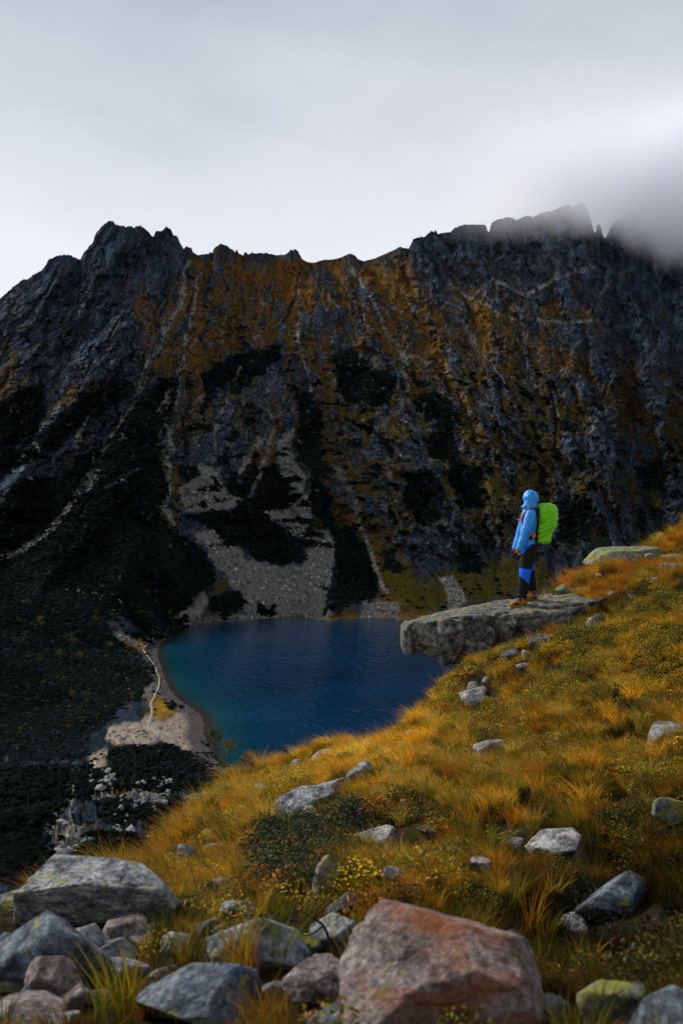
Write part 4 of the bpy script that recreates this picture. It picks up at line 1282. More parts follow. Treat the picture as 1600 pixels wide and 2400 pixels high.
M_GRASS = tinted('grass_blade', .75, .12, transl=.38)
M_LEAF = tinted('shrub_leaf', .6, .2, transl=.30)


def turf_points(n, dlo=1.9, dhi=25.0, seed=1, pxlo=-300, pxhi=2150):
    n = int(n * 1.29)
    r = np.random.default_rng(seed)
    d = r.uniform(dlo, dhi, n); px = r.uniform(pxlo, pxhi, n)
    x = px2x(px, d); y = d
    s = -sdist(x, y, EPOLY)
    keep = s < .55
    for (cx, cy, rx, ry) in ROCKS:
        e = ((x - cx) / (rx * .9)) ** 2 + ((y - cy) / (ry * .9)) ** 2
        keep &= e > 1
        fr = (.14 + .65 * rx) if cy < 6 else (.05 + .30 * rx)    # trodden strip in front of the stone
        e2 = ((x - cx) / (rx * .95)) ** 2 + ((y - cy + ry + fr * .3) / fr) ** 2
        keep &= (e2 > 1) | (r.uniform(size=n) < (.14 if cy < 6 else .35))
    x, y = x[keep], y[keep]
    z = zg(x, y)
    px = 800 + x / y * F; row = 1200 + (H - z) / y * F
    return np.stack([x, y, z], 1), px, row, r


def zone(px, row, poly, soft=25):
    return sstep(-soft, soft, sdist(px, row, poly))


Z_SUNLIT = [(600, 1830), (720, 1770), (930, 1720), (1060, 1620), (1100, 1680), (980, 1790), (860, 1830), (700, 1880), (560, 1900)]  # golden grass, its tint also raised to paint the sunlit brow
Z_BERRY1 = [(1080, 1560), (1250, 1470), (1400, 1440), (1600, 1320), (1700, 1300), (2200, 1150), (2200, 1600), (1700, 1620), (1450, 1600), (1300, 1700), (1150, 1720), (1020, 1720), (1000, 1640)]
Z_BERRY2 = [(600, 1850), (740, 1790), (800, 1810), (700, 1850), (640, 1890)]
Z_DARKSHRUB = [(590, 1960), (680, 1930), (800, 1900), (930, 1915), (930, 1960), (800, 1990), (780, 2080), (720, 2120), (600, 2090)]
Z_SHADEHOLE = [(1230, 2080), (1380, 1960), (1560, 1880), (1700, 1850), (1700, 2330), (1420, 2300), (1260, 2260)]  # grass tints darkened here, painting the shade of the lower right
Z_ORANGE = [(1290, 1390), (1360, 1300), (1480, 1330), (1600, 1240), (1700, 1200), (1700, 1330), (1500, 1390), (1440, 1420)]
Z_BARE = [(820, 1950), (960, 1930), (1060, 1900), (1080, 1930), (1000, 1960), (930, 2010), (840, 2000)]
Z_NEARSHADE = [(-50, 2400), (-50, 2250), (250, 2290), (500, 2230), (700, 2200), (900, 2280), (1150, 2150), (1700, 2000), (1700, 2500), (-50, 2500)]  # tints lowered here to paint the darkening towards the bottom corners


def pick(cols_, w, r):
    w = np.maximum(np.stack(w, 1), 1e-4); w /= w.sum(1)[:, None]
    c = np.cumsum(w, 1); u = r.uniform(size=(len(w), 1))
    k = (u > c).sum(1).clip(0, len(cols_) - 1)
    return np.array(cols_)[k]


Z_PILE = [(-200, 2150), (60, 2120), (330, 2170), (345, 2215), (270, 2260), (250, 2330), (290, 2420), (-200, 2420)]
Z_PILE2 = [(460, 2150), (560, 2130), (720, 2150), (830, 2110), (840, 2240), (700, 2330), (620, 2300), (480, 2300)]


def turf():
    # low understory: short mixed grass
    pr = [proto('short_grass', blades(100 + k, 34, .075 + .012 * k, .06, .8, .0042, lean=(-.2, -.1), seg=3), M_GRASS) for k in range(4)]
    pts, px, row, r = turf_points(26000, seed=11)
    bare = np.maximum.reduce([zone(px, row, Z_BARE, 15) * .85, zone(px, row, Z_SHADEHOLE, 40) * .0, zone(px, row, Z_PILE, 12), zone(px, row, Z_PILE2, 20) * .6])
    gap = fbm2(pts[:, 0] / .5, pts[:, 1] / .5, 441, 3)
    k = (r.uniform(size=len(pts)) > bare) & ((gap > -.22) | (zone(px, row, Z_SHADEHOLE, 20) > .5))
    pts, px, row = pts[k], px[k], row[k]
    br = zone(px, row, Z_SUNLIT, 60); dk = zone(px, row, Z_SHADEHOLE, 70); nd = zone(px, row, Z_NEARSHADE, 40)
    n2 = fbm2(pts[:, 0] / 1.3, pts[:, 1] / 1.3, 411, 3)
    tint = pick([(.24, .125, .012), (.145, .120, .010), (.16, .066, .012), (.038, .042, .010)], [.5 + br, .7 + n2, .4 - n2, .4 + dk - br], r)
    tint = tint * np.exp(r.normal(size=len(pts)) * .3)[:, None] * (1 + .6 * br[:, None]) * (1 - .6 * dk[:, None]) * (1 - .5 * nd[:, None])  # sunlit and shaded zones painted into the tint
    s = r.uniform(.6, 1.3, len(pts))
    rot = np.stack([r.normal(size=len(pts)) * .12, r.normal(size=len(pts)) * .12, r.uniform(0, 6.28, len(pts))], 1)
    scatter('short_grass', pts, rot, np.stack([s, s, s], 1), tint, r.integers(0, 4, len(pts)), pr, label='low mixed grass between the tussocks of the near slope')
    # drooping tussocks, in drifts
    pr = [proto('grass_tussock', blades(120 + k, 95, .205 + .027 * k, .06, 1.0, .0042, lean=(-.30, -.16), seg=5, hvar=.55), M_GRASS) for k in range(6)]
    pts, px, row, r = turf_points(15500, seed=12)
    b1 = zone(px, row, Z_BERRY1, 40); b2 = zone(px, row, Z_BERRY2, 15)
    nb = fbm2(pts[:, 0] / .8, pts[:, 1] / .8, 401, 3)
    n2 = fbm2(pts[:, 0] / 1.6, pts[:, 1] / 1.6, 411, 3); n3 = fbm2(pts[:, 0] / .5, pts[:, 1] / .5, 421, 2)
    og = zone(px, row, Z_ORANGE, 20); br = zone(px, row, Z_SUNLIT, 60)
    keep_p = np.clip(.12 + 1.1 * sstep(-.25, .25, n3 + .6 * n2) + .5 * og + .3 * br, 0, 1)
    keep_p *= 1 - np.clip(np.maximum.reduce([b1 * sstep(-.25, .25, nb) * .95, b2 * .97, zone(px, row, Z_BARE, 15) * .9, zone(px, row, Z_DARKSHRUB, 15) * .93,
                                             zone(px, row, Z_PILE, 12), zone(px, row, Z_PILE2, 20) * .8, zone(px, row, Z_SHADEHOLE, 40) * .1]), 0, 1)
    keep_p *= .22 + .78 * sstep(3.6, 7.0, pts[:, 1])
    k = r.uniform(size=len(pts)) < keep_p
    pts, px, row, n2, n3 = pts[k], px[k], row[k], n2[k], n3[k]
    br = zone(px, row, Z_SUNLIT, 60); og = zone(px, row, Z_ORANGE, 20); dk = zone(px, row, Z_SHADEHOLE, 70); nd = zone(px, row, Z_NEARSHADE, 40)
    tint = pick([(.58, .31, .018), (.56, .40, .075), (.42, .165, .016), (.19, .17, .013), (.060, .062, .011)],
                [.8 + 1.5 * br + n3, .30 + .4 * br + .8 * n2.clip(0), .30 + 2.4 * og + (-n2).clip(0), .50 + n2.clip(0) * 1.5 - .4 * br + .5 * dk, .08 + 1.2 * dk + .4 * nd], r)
    tint = tint * np.exp(r.normal(size=len(pts)) * .28)[:, None] * (1 + .75 * br[:, None]) * (1 - .62 * dk[:, None]) * (1 - .55 * nd[:, None])  # tussock tint also carries the painted sun and shade of the zones
    s = r.uniform(.5, 1.0, len(pts)) * (1 + .10 * og) * (1 - .5 * sstep(7.5, 4.5, pts[:, 1]))
    rot = np.stack([r.normal(size=len(pts)) * .12, r.normal(size=len(pts)) * .12, r.normal(size=len(pts)) * .7], 1)
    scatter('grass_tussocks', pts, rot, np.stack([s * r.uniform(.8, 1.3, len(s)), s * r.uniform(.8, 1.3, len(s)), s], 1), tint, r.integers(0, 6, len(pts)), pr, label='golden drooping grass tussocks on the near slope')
    # coarse sedge close to the lens
    pr = [proto('sedge_tuft', blades(140 + k, 22, .27 + .04 * k, .04, .6, .0085, lean=(-.1, -.1), seg=5), M_GRASS) for k in range(4)]
    pts, px, row, r = turf_points(900, 2.0, 7.5, seed=21)
    keep = (r.uniform(size=len(pts)) < .25 + .75 * sstep(.0, .4, fbm2(pts[:, 0] / .7, pts[:, 1] / .7, 431, 3)))
    pts, px, row = pts[keep], px[keep], row[keep]
    k = r.uniform(size=len(pts)) > np.maximum(zone(px, row, Z_PILE, 12), zone(px, row, Z_PILE2, 20) * .8)
    pts, px, row = pts[k], px[k], row[k]
    dk = zone(px, row, Z_SHADEHOLE, 70)
    tint = pick([(.14, .13, .013), (.26, .13, .016), (.05, .06, .015), (.34, .17, .025)], [.7 + 0 * px, .5 + 0 * px, .4 + .5 * dk, .15 + 0 * px], r) * np.exp(r.normal(size=len(pts)) * .25)[:, None] * (1 - .35 * dk[:, None])  # sedge darkened with the painted shade at lower right
    big = [hit(*q) for q in ((555, 2300), (590, 2310), (640, 2290), (860, 2365), (905, 2375), (985, 2385), (1010, 2390), (1250, 2200), (1200, 2130), (1290, 2110), (1160, 2080), (240, 2415), (290, 2410), (1380, 2290), (1150, 2020))]
    pts = np.concatenate([pts, np.array(big)]); tint = np.concatenate([tint, np.tile(np.array([(.30, .22, .016), (.42, .18, .02), (.16, .17, .02)]), (5, 1))])
    s = r.uniform(.45, .8, len(pts)); s[-15:] = r.uniform(.8, 1.15, 15)
    rot = np.stack([r.normal(size=len(pts)) * .12, r.normal(size=len(pts)) * .12, r.uniform(0, 6.28, len(pts))], 1)
    scatter('sedge', pts, rot, np.stack([s, s, s], 1), tint, r.integers(0, 4, len(pts)), pr, label='coarse green and tawny sedge blades close to the camera')
    # bilberry
    pr = [proto('bilberry_clump', leaves(160 + k, 170, .12, .14, .017, red=.05 + .06 * (k == 0)), M_LEAF) for k in range(5)]
    pts, px, row, r = turf_points(30000, seed=31)
    nb = fbm2(pts[:, 0] / .8, pts[:, 1] / .8, 401, 3)
    b1 = zone(px, row, Z_BERRY1, 40); b2 = zone(px, row, Z_BERRY2, 15); ds = zone(px, row, Z_DARKSHRUB, 15)
    p = (.25 + .75 * sstep(5.0, 8.0, pts[:, 1])) * np.clip(.10 + .95 * b1 * sstep(-.35, .15, nb) + b2 + .95 * ds + .28 * sstep(.15, .4, nb), 0, 1) * (1 - zone(px, row, Z_PILE, 12)) * (1 - .6 * zone(px, row, Z_ORANGE, 20)) * (1 - .7 * zone(px, row, Z_BARE, 15))
    k = r.uniform(size=len(pts)) < p
    pts, px, row = pts[k], px[k], row[k]
    ds = zone(px, row, Z_DARKSHRUB, 15); b2 = zone(px, row, Z_BERRY2, 25); br = zone(px, row, Z_SUNLIT, 50); dk = zone(px, row, Z_SHADEHOLE, 60)
    rim = sstep(0, 14, np.abs(sdist(px, row, Z_DARKSHRUB) - 2)) < .9
    tint = pick([(.50, .31, .012), (.32, .25, .014), (.10, .115, .014), (.55, .15, .012), (.026, .036, .013)],
                [.8 + 1.5 * b2 - 2 * ds, .8 - ds, .5 + .2 * ds, .05 + .5 * ds * rim, .22 + 2.2 * ds + dk - b2], r)
    tint = tint * np.exp(r.normal(size=len(pts)) * .3)[:, None] * (1 + .35 * br[:, None]) * (1 - .6 * dk[:, None]) * (1 - .55 * zone(px, row, Z_NEARSHADE, 40)[:, None])  # leaf tint brightened and darkened by the same painted zones
    s = r.uniform(.7, 1.25, len(pts)) * (1 + .2 * ds)
    rot = np.stack([r.normal(size=len(pts)) * .15, r.normal(size=len(pts)) * .15, r.uniform(0, 6.28, len(pts))], 1)
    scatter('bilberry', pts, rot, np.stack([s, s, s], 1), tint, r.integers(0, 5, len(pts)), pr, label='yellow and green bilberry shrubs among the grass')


turf()


def stalks():
    pr = [proto('grass_stalk', blades(180 + k, 5, .42, .05, .35, .0022, lean=(-.12, 0), seg=5, hvar=.4), M_GRASS) for k in range(3)]
    pts, px, row, r = turf_points(9000, 7, 22, seed=51)
    s = -sdist(pts[:, 0], pts[:, 1], EPOLY)
    k = (s > -.5) & (r.uniform(size=len(pts)) < .22)
    pts = pts[k]
    sc_ = r.uniform(.6, 1.1, len(pts))
    rot = np.stack([r.normal(size=len(pts)) * .1, r.normal(size=len(pts)) * .1, r.uniform(0, 6.28, len(pts))], 1)
    scatter('grass_stalks', pts, rot, np.stack([sc_, sc_, sc_], 1), np.array([.35, .16, .04]) * np.exp(r.normal(size=len(pts)) * .3)[:, None], r.integers(0, 3, len(pts)), pr, label='thin dry grass stalks along the brow of the slope')


stalks()

# ------------------------------------------------------------------ dwarf pine and boulders on the far slopes
M_PINE = tinted('dwarf_pine_needles', .95, .0)
M_STONE = tinted('scree_stone', .9, .0)


def bush_proto(name, seed, sub=3, rough=.28, squash=.5):
    v, f = ico(sub)
    r = np.random.default_rng(seed); o = r.uniform(0, 40, 3)
    rad = 1 + rough * fbm3(v * 2.2 + o, seed, 4, .65) * 2.0
    p = v * rad[:, None]; p[:, 2] = p[:, 2] * squash - .12
    ob = mesh_np(name, p, f, M_PINE, smooth=True, link=False)
    sh = np.exp(.5 * fbm3(v * 5 + o, seed + 3, 2))
    set_color(ob, 'shade', np.clip(np.stack([sh, sh, sh], 1), 0, 2))
    return ob


def far_cover():
    r = np.random.default_rng(5)
    # screen-even choice of grid points: rows are about even in the photo
    rowg = 1200 + (H - Z) / Y * F
    vis = (rowg > 560) & (rowg < 2080) & (PX > -60) & (PX < 1660) & (Y > 75)
    # keep only points that the eye can see from near the camera
    run = np.minimum.accumulate(np.where(Y > 60, rowg, 1e9), axis=0)
    vis &= rowg < run + 8
    w = np.where(vis, (pine > .55) & (gully < .12), 0).astype(float).ravel()
    iso = vis & (pine <= .55) & (ROW > 740) & (scree < .5) & (sand < .3) & (gully < .5) & (sd < -8)
    iso_p = np.where(iso, .012 + .10 * sstep(.05, .5, pine) + .05 * sstep(.1, .4, fbm2(PX / 40, ROW / 40, 555, 3)), 0)
    w = np.maximum(w, (r.uniform(size=w.shape) < iso_p.ravel()) * 1.0)
    idx = np.nonzero(w)[0]
    dd = Y.ravel()[idx]
    sel = r.uniform(size=len(idx)) < np.where(dd > 600, .26, .30)
    idx = idx[sel]
    P_ = np.stack([X.ravel()[idx], Y.ravel()[idx], Z.ravel()[idx]], 1)
    P_[:, 0] += r.normal(size=len(idx)) * .6
    d = P_[:, 1]
    s = np.clip(d / 900, .30, 1.1) * r.uniform(1.3, 2.9, len(idx))
    tint = np.array([.0056, .0088, .0080]) * np.exp(r.normal(size=len(idx)) * .25 + .9 * fbm2(P_[:, 0] / 60, P_[:, 1] / 60, 621, 3))[:, None]
    yel = (fbm2(P_[:, 0] / 22, P_[:, 1] / 30, 611, 3) > .26) & (r.uniform(size=len(idx)) < .28) & (d > 300) & (PX.ravel()[idx] < 480) & (ROW.ravel()[idx] > 1380)
    tint[yel] = np.array([.030, .026, .008]) * np.exp(r.normal(size=yel.sum()) * .3)[:, None]
    rot = np.stack([r.normal(size=len(idx)) * .2, r.normal(size=len(idx)) * .2, r.uniform(0, 6.28, len(idx))], 1)
    pr = [bush_proto('pine_bush', 700 + k) for k in range(4)]
    scatter('dwarf_pine_thicket', P_, rot, np.stack([s, s, s], 1), tint, r.integers(0, 4, len(idx)), pr, label='near-black dwarf pine thickets on the slopes round the lake')
    print('bushes', len(idx))
    # scree and beach stones
    near = np.where(Y < 420, .9, 1)
    w = np.where(vis, np.maximum(scree, np.maximum(.55 * gully, .22 * sand)) * near, 0)
    w = np.maximum(w, np.where(vis & (sd > -14) & (sd < 2) & (PX < 560) & (D > 400), .35, 0)).ravel()
    cand = r.uniform(size=len(w)) < w * .30
    idx = np.nonzero(cand)[0]
    P_ = np.stack([X.ravel()[idx], Y.ravel()[idx], Z.ravel()[idx]], 1)
    P_[:, 0] += r.normal(size=len(idx)) * .5
    d = P_[:, 1]
    s = np.clip(d / 1000, .18, 1.1) * np.exp(r.normal(size=len(idx)) * .5) * 1.0
    s = np.clip(s, .1, 3.2)
    tint = np.array([.175, .165, .15]) * np.exp(r.normal(size=len(idx)) * .45)[:, None]
    shore = (sd.ravel()[idx] > -14) & (PX.ravel()[idx] < 560)
    tint[shore] *= np.array([.45, .42, .45])
    rot = r.uniform(0, 6.28, (len(idx), 3))
    pr = []
    for k in range(5):
        p, f = rock_mesh(800 + k, (2, 1.6, 1.3), 2, 9, .05)
        ob = mesh_np('scree_stone', p * .8, f, M_STONE, smooth=False, link=False)
        set_color(ob, 'shade', np.ones((len(p), 3)))
        pr.append(ob)
    scatter('scree_stones', P_, rot, np.stack([s, s, s], 1), tint, r.integers(0, 5, len(idx)), pr, label='grey scree stones in the fans and along the stony shore')
    print('stones', len(idx))


far_cover()

# ------------------------------------------------------------------ the hiker
def tube(pts, rad, nseg=18, side=(0, 1, 0), ends=True):
    """loft of elliptical rings; rad: list of (a, b): a along 'side', b across"""
    pts = np.array(pts, float); n = len(pts)
    V, Fc = [], []
    side = np.array(side, float)
    for i in range(n):
        t = pts[min(i + 1, n - 1)] - pts[max(i - 1, 0)]
        t /= np.linalg.norm(t) + 1e-9
        u = side - t * (side @ t); u /= np.linalg.norm(u) + 1e-9
        v = np.cross(t, u)
        a, b = rad[i] if np.ndim(rad[i]) else (rad[i], rad[i])
        th = np.linspace(0, 2 * np.pi, nseg, endpoint=False)
        V.append(pts[i] + np.cos(th)[:, None] * u * a + np.sin(th)[:, None] * v * b)
    V = np.concatenate(V)
    for i in range(n - 1):
        for j in range(nseg):
            q = i * nseg + j; q2 = i * nseg + (j + 1) % nseg
            Fc.append((q, q2, q2 + nseg, q + nseg))
    Fc.append(tuple(range(nseg - 1, -1, -1)))
    Fc.append(tuple(range((n - 1) * nseg, n * nseg)))
    return V, Fc


def ell(c, r, sub=3, rot=None):
    v, f = ico(sub)
    p = v * np.array(r)
    if rot is not None:
        p = p @ np.array(rot).T
    return p + np.array(c), [tuple(x) for x in f.tolist()]


def rcurve(pts, rad, k=5):
    """smooth a joint chain into more rings"""
    pts = np.array(pts, float); rad = np.array([(r, r) if np.ndim(r) == 0 else r for r in rad], float)
    t = np.arange(len(pts)); tt_ = np.linspace(0, len(pts) - 1, (len(pts) - 1) * k + 1)
    P_ = np.stack([np.interp(tt_, t, pts[:, i]) for i in range(3)], 1); R_ = np.stack([np.interp(tt_, t, rad[:, i]) for i in range(2)], 1)
    for _ in range(3):
        P_[1:-1] = .5 * P_[1:-1] + .25 * (P_[2:] + P_[:-2]); R_[1:-1] = .5 * R_[1:-1] + .25 * (R_[2:] + R_[:-2])
    return P_, [tuple(x) for x in R_]


def fuse(shapes, voxel=.012, smooth=6):
    """union of overlapping closed shapes into one continuous surface -> verts, faces"""
    V, Fc, b = [], [], 0
    for v, f in shapes:
        V.append(v); Fc += [tuple(i + b for i in q) for q in f]; b += len(v)
    o = mesh_np('fuse_tmp', np.concatenate(V), Fc)
    m = o.modifiers.new('r', 'REMESH'); m.mode = 'VOXEL'; m.voxel_size = voxel
    s = o.modifiers.new('s', 'SMOOTH'); s.iterations = smooth; s.factor = .5
    dg = bpy.context.evaluated_depsgraph_get()
    e = o.evaluated_get(dg); me = e.to_mesh()
    v = np.empty(len(me.vertices) * 3, np.float32); me.vertices.foreach_get('co', v)
    nrm = np.empty(len(me.vertices) * 3, np.float32); me.vertices.foreach_get('normal', nrm)
    f = [tuple(p.vertices) for p in me.polygons]
    e.to_mesh_clear()
    d = o.data; bpy.data.objects.remove(o); bpy.data.meshes.remove(d)
    return v.reshape(-1, 3).astype(float), f, nrm.reshape(-1, 3).astype(float)


def vc_mat(name, rough=.6, spec=.3, bump=0, bscale=80.0):
    m, nt, b = new_mat(name)
    a = N(nt, 'ShaderNodeAttribute', attribute_name='dye')
    nt.links.new(a.outputs['Color'], b.inputs['Base Color'])
    b.inputs['Roughness'].default_value = rough; b.inputs['Specular IOR Level'].default_value = spec
    if bump:
        tc = N(nt, 'ShaderNodeTexCoord')
        n = N(nt, 'ShaderNodeTexNoise', inputs={'Scale': bscale, 'Detail': 4.0}); nt.links.new(tc.outputs['Object'], n.inputs['Vector'])
        bp = N(nt, 'ShaderNodeBump', inputs={'Strength': .8, 'Distance': bump}); nt.links.new(n.outputs['Fac'], bp.inputs['Height']); nt.links.new(bp.outputs[0], b.inputs['Normal'])
    return m


def hiker():
    sm = slab.data
    from mathutils.bvhtree import BVHTree
    dg = bpy.context.evaluated_depsgraph_get()
    bv = BVHTree.FromObject(slab, dg)

    def top_z(x, y):
        h_ = bv.ray_cast(Vector((x, y, H + 3)), Vector((0, 0, -1)))
        return h_[0].z if h_[0] is not None else None
    d0 = 15.62
    ox, oy = px2x(1228, d0), d0
    zs = {}
    for k, (fx, fy) in {'n': (-.12, -.13), 'f': (.13, .17)}.items():
        zz = [top_z(ox + fx + a, oy + fy) for a in (-.12, -.06, 0, .06, .1)]
        zz = [q for q in zz if q is not None]
        zs[k] = float(np.mean(zz)) if zz else row2z(1412, d0)
    oz = zs['n']
    fz = zs['f'] - oz
    print('slab under feet', oz - H, fz, (1200 + (H - oz) / d0 * F))
    root = empty('person', (ox, oy, oz))
    tag(root, 'hiker in a blue hooded jacket and dark trousers standing on the slab', 'person')
    skin = plain('skin', (.45, .26, .19), .6, .3)
    # --- body, one continuous figure
    near_leg = rcurve([(.055, -.09, .95), (-.015, -.115, .53), (-.07, -.13, .14)], [.105, .068, .05])
    far_leg = rcurve([(.075, .09, .95), (.088, .14, .56 + fz * .5), (.150, .17, .16 + fz)], [.105, .068, .05])
    near_arm = rcurve([(.065, -.185, 1.43), (-.02, -.25, 1.175), (-.125, -.235, .875)], [.062, .05, .036])
    far_arm = rcurve([(.065, .185, 1.43), (.0, .26, 1.17), (-.09, .25, .88)], [.062, .05, .036])
    torso = rcurve([(.06, 0, .90), (.06, 0, 1.05), (.07, 0, 1.25), (.075, 0, 1.42), (.08, 0, 1.53), (.085, 0, 1.62)],
                   [(.16, .10), (.135, .095), (.165, .115), (.165, .095), (.065, .065), (.06, .06)])
    Rz = Matrix.Rotation(math.radians(-38), 3, 'Z')
    head = ell((.085, 0, 1.685), (.095, .076, .118), 3, Rz)
    def face(p): return np.array(Rz @ Vector(p)) + np.array((.085, 0, 1.685))
    nose = tube([face((-.085, 0, .01)), face((-.112, 0, -.02)), face((-.09, 0, -.03))], [.012, .014, .010], 8)
    jaw = ell(face((-.045, 0, -.075)), (.05, .045, .045), 2)
    V, Fc, Nn = fuse([tube(*near_leg), tube(*far_leg), tube(*near_arm), tube(*far_arm), tube(*torso), head, nose, jaw,
                      tube([(-.125, -.235, .88), (-.135, -.235, .80)], [.034, .03], 10), tube([(-.09, .25, .88), (-.10, .25, .80)], [.034, .03], 10)], .014, 4)
    body = mesh_np('body', V, Fc, skin, parent=root)
    # --- trousers
    grow = lambda c, g: (c[0], [(a + g, b + g) for a, b in c[1]])
    V, Fc, Nn = fuse([tube(*grow(near_leg, .028)), tube(*grow(far_leg, .028)),
                      tube(*rcurve([(.07, 0, .80), (.075, 0, .92), (.07, 0, 1.04)], [(.165, .115), (.185, .14), (.155, .115)]))], .012, 6)
    fold = ridged2(V[:, 2] * 14 + 3 * V[:, 0], V[:, 1] * 9 + V[:, 0] * 6, 71, 3)
    V = V + Nn * (.012 * (fold - .6) * sstep(.05, .2, V[:, 2]))[:, None]
    dye = np.tile(np.array([.008, .009, .012]), (len(V), 1))
    blue = np.array([.012, .13, .78])
    s = V[:, 1] < .02
    zr = V[:, 2]
    knee_n = s & (V[:, 0] > -.105) & (zr < .595 - .15 * (V[:, 0] + .05)) & (zr > .42 - .9 * (V[:, 0] + .03)) & (V[:, 1] < -.10)
    knee_f = (~s) & (zr < .62 + fz * .5) & (zr > .47 + fz * .3 + .55 * (V[:, 0] - .03)) & (V[:, 1] < .16)
    hipb = (zr > .80 + 1.05 * (V[:, 0] + .09)) & (zr < .99) & (V[:, 0] < .06) & (V[:, 1] < .06)
    for mk in (knee_n, knee_f, hipb):
        dye[mk] = blue
    tr = mesh_np('trousers', V, Fc, vc_mat('trouser_cloth', .75, .15, .004, 90), parent=root); set_color(tr, 'dye', dye)
    tr['label'] = 'black trousers with bright blue knee and hip panels'
    # --- jacket with hood
    shell = rcurve([(.06, 0, .915), (.06, 0, 1.03), (.06, 0, 1.15), (.07, 0, 1.28), (.075, 0, 1.41), (.08, 0, 1.49), (.085, 0, 1.56)],
                   [(.185, .135), (.17, .12), (.175, .12), (.20, .14), (.195, .125), (.13, .105), (.10, .095)])
    na = grow(near_arm, .028); fa = grow(far_arm, .028)
    hood = ell((.098, 0, 1.692), (.128, .118, .130), 3, Rz)
    neck = tube([(.085, 0, 1.50), (.088, 0, 1.58), (.095, 0, 1.66)], [(.115, .11), (.11, .108), (.118, .112)])
    collar = tube([(-.055, -.02, 1.548), (.0, -.03, 1.56), (.08, -.04, 1.55)], [(.025, .018), (.075, .035), (.10, .06)])
    sh_n = ell((.07, -.165, 1.435), (.085, .085, .08)); sh_f = ell((.07, .165, 1.435), (.085, .085, .08))
    bill = ell(np.array(Rz @ Vector((-.10, 0, .075))) + np.array((.098, 0, 1.692)), (.035, .07, .022), 2, Rz)
    V, Fc, Nn = fuse([tube(*shell), tube(*na), tube(*fa), hood, neck, collar, sh_n, sh_f], .011, 4)
    arm = V[:, 1] < -.165
    hd = V[:, 2] > 1.5
    f1 = ridged2(V[:, 2] * 6 + 11 * V[:, 0], V[:, 1] * 9 - V[:, 0] * 6 + V[:, 2] * 3, 81, 3) - .6
    f2 = fbm3(V * np.array([16, 16, 20]), 83, 3, .6)
    V = V + Nn * np.where(hd, .016 * f2 + .008 * f1, .010 * f1 + .006 * f2)[:, None]
    # the open front of the hood: drop the faces that look out of it
    cen = np.array([V[list(q)].mean(0) for q in Fc]); loc = (cen - np.array((.098, 0, 1.692))) @ np.array(Rz)
    openf = (loc[:, 0] < -.085) & (np.abs(loc[:, 1]) < .075) & (loc[:, 2] < .055) & (loc[:, 2] > -.11)
    Fc2 = [q for q, o_ in zip(Fc, openf) if not o_]
    jk = mesh_np('jacket', V, Fc2, plain('jacket_shell', (.008, .235, .66), .42, .45, .18, 14, .004, 60), parent=root)
    jk['label'] = 'bright blue crinkled rain jacket with the hood up'
    zp = tube(*rcurve([(-.028, -.12, .98), (-.045, -.13, 1.2)], [.004, .004], 3))
    # --- gloves: palm, four fingers and a thumb, loosely curled
    for side, wr in ((-1, near_arm[0][-1]), (1, far_arm[0][-1])):
        w_ = np.array(wr); dirn = np.array((-.16, 0, -.98)); fw = np.array((-.98, 0, .16)); sd_ = np.array((0, 1.0, 0))
        sh = [tube([w_ + dirn * .0, w_ + dirn * .05, w_ + dirn * .095], [(.026, .036), (.023, .044), (.020, .042)], 12, side=(0, 1, 0))]
        for i, (o_, ln) in enumerate(((.030, .070), (.011, .080), (-.009, .074), (-.028, .058))):
            b0 = w_ + dirn * .088 + fw * o_
            c1 = b0 + dirn * ln * .5 + sd_ * (-side) * .008; c2 = b0 + dirn * ln * .85 + sd_ * (-side) * .030
            sh.append(tube([b0 - dirn * .02, b0, c1, c2], [.0105, .0105, .0098, .008], 8, side=(0, 1, 0)))
        t0 = w_ + dirn * .035 + fw * .036
        sh.append(tube([t0 - fw * .015, t0 + dirn * .02 + fw * .018, t0 + dirn * .055 + fw * .024, ], [.013, .012, .009], 8))
        V, Fc, Nn = fuse(sh, .0055, 2)
        g = mesh_np('glove', V, Fc, plain('glove_cloth', (.018, .020, .024), .8, .15), parent=root)
        V, Fc = tube([w_ - dirn * .012, w_ + dirn * .012, w_ + dirn * .032], [.050, .050, .044], 20)
        cf = mesh_np('cuff', V, Fc, plain('cuff_cloth', (.32, .055, .022), .7, .2), parent=g)
    # --- boots
    bm_ = vc_mat('boot_leather', .6, .3, .004, 60)
    for nm, cx, cy, cz in (('n', -.075, -.13, 0.0), ('f', .150, .17, fz)):
        up = rcurve([(cx + .03, cy, cz + .05), (cx + .015, cy, cz + .13), (cx + .012, cy, cz + .20)], [(.052, .062), (.05, .058), (.056, .062)], 4)
        foot = rcurve([(cx + .085, cy, cz + .055), (cx + .03, cy, cz + .065), (cx - .06, cy, cz + .055), (cx - .135, cy, cz + .042), (cx - .165, cy, cz + .036)],
                      [(.038, .042), (.05, .055), (.052, .05), (.048, .036), (.03, .024)], 4)
        V, Fc, Nn = fuse([tube(*up), tube(*foot)], .008, 4)
        orange = np.array([.42, .13, .012]); blk = np.array([.012, .012, .013]); ylw = np.array([.40, .27, .03])
        nz = fbm3(V * 34, 91, 3)
        dye = np.where((nz > .04)[:, None], orange, blk)
        dye[V[:, 0] < cx - .115] = orange
        dye[(V[:, 2] < cz + .034)] = blk
        b_ = mesh_np('boot', V, Fc, bm_, parent=root); set_color(b_, 'dye', dye)
        L_ = np.array([(cx + .105, .030), (cx + .05, .046), (cx - .03, .046), (cx - .10, .056), (cx - .155, .045), (cx - .182, .02)])
        outl = [(x, cy - w_) for x, w_ in L_] + [(x, cy + w_) for x, w_ in L_[::-1]]
        k = len(outl)
        V = np.array([(x, y, cz - .012) for x, y in outl] + [(x, y, cz + .026) for x, y in outl])
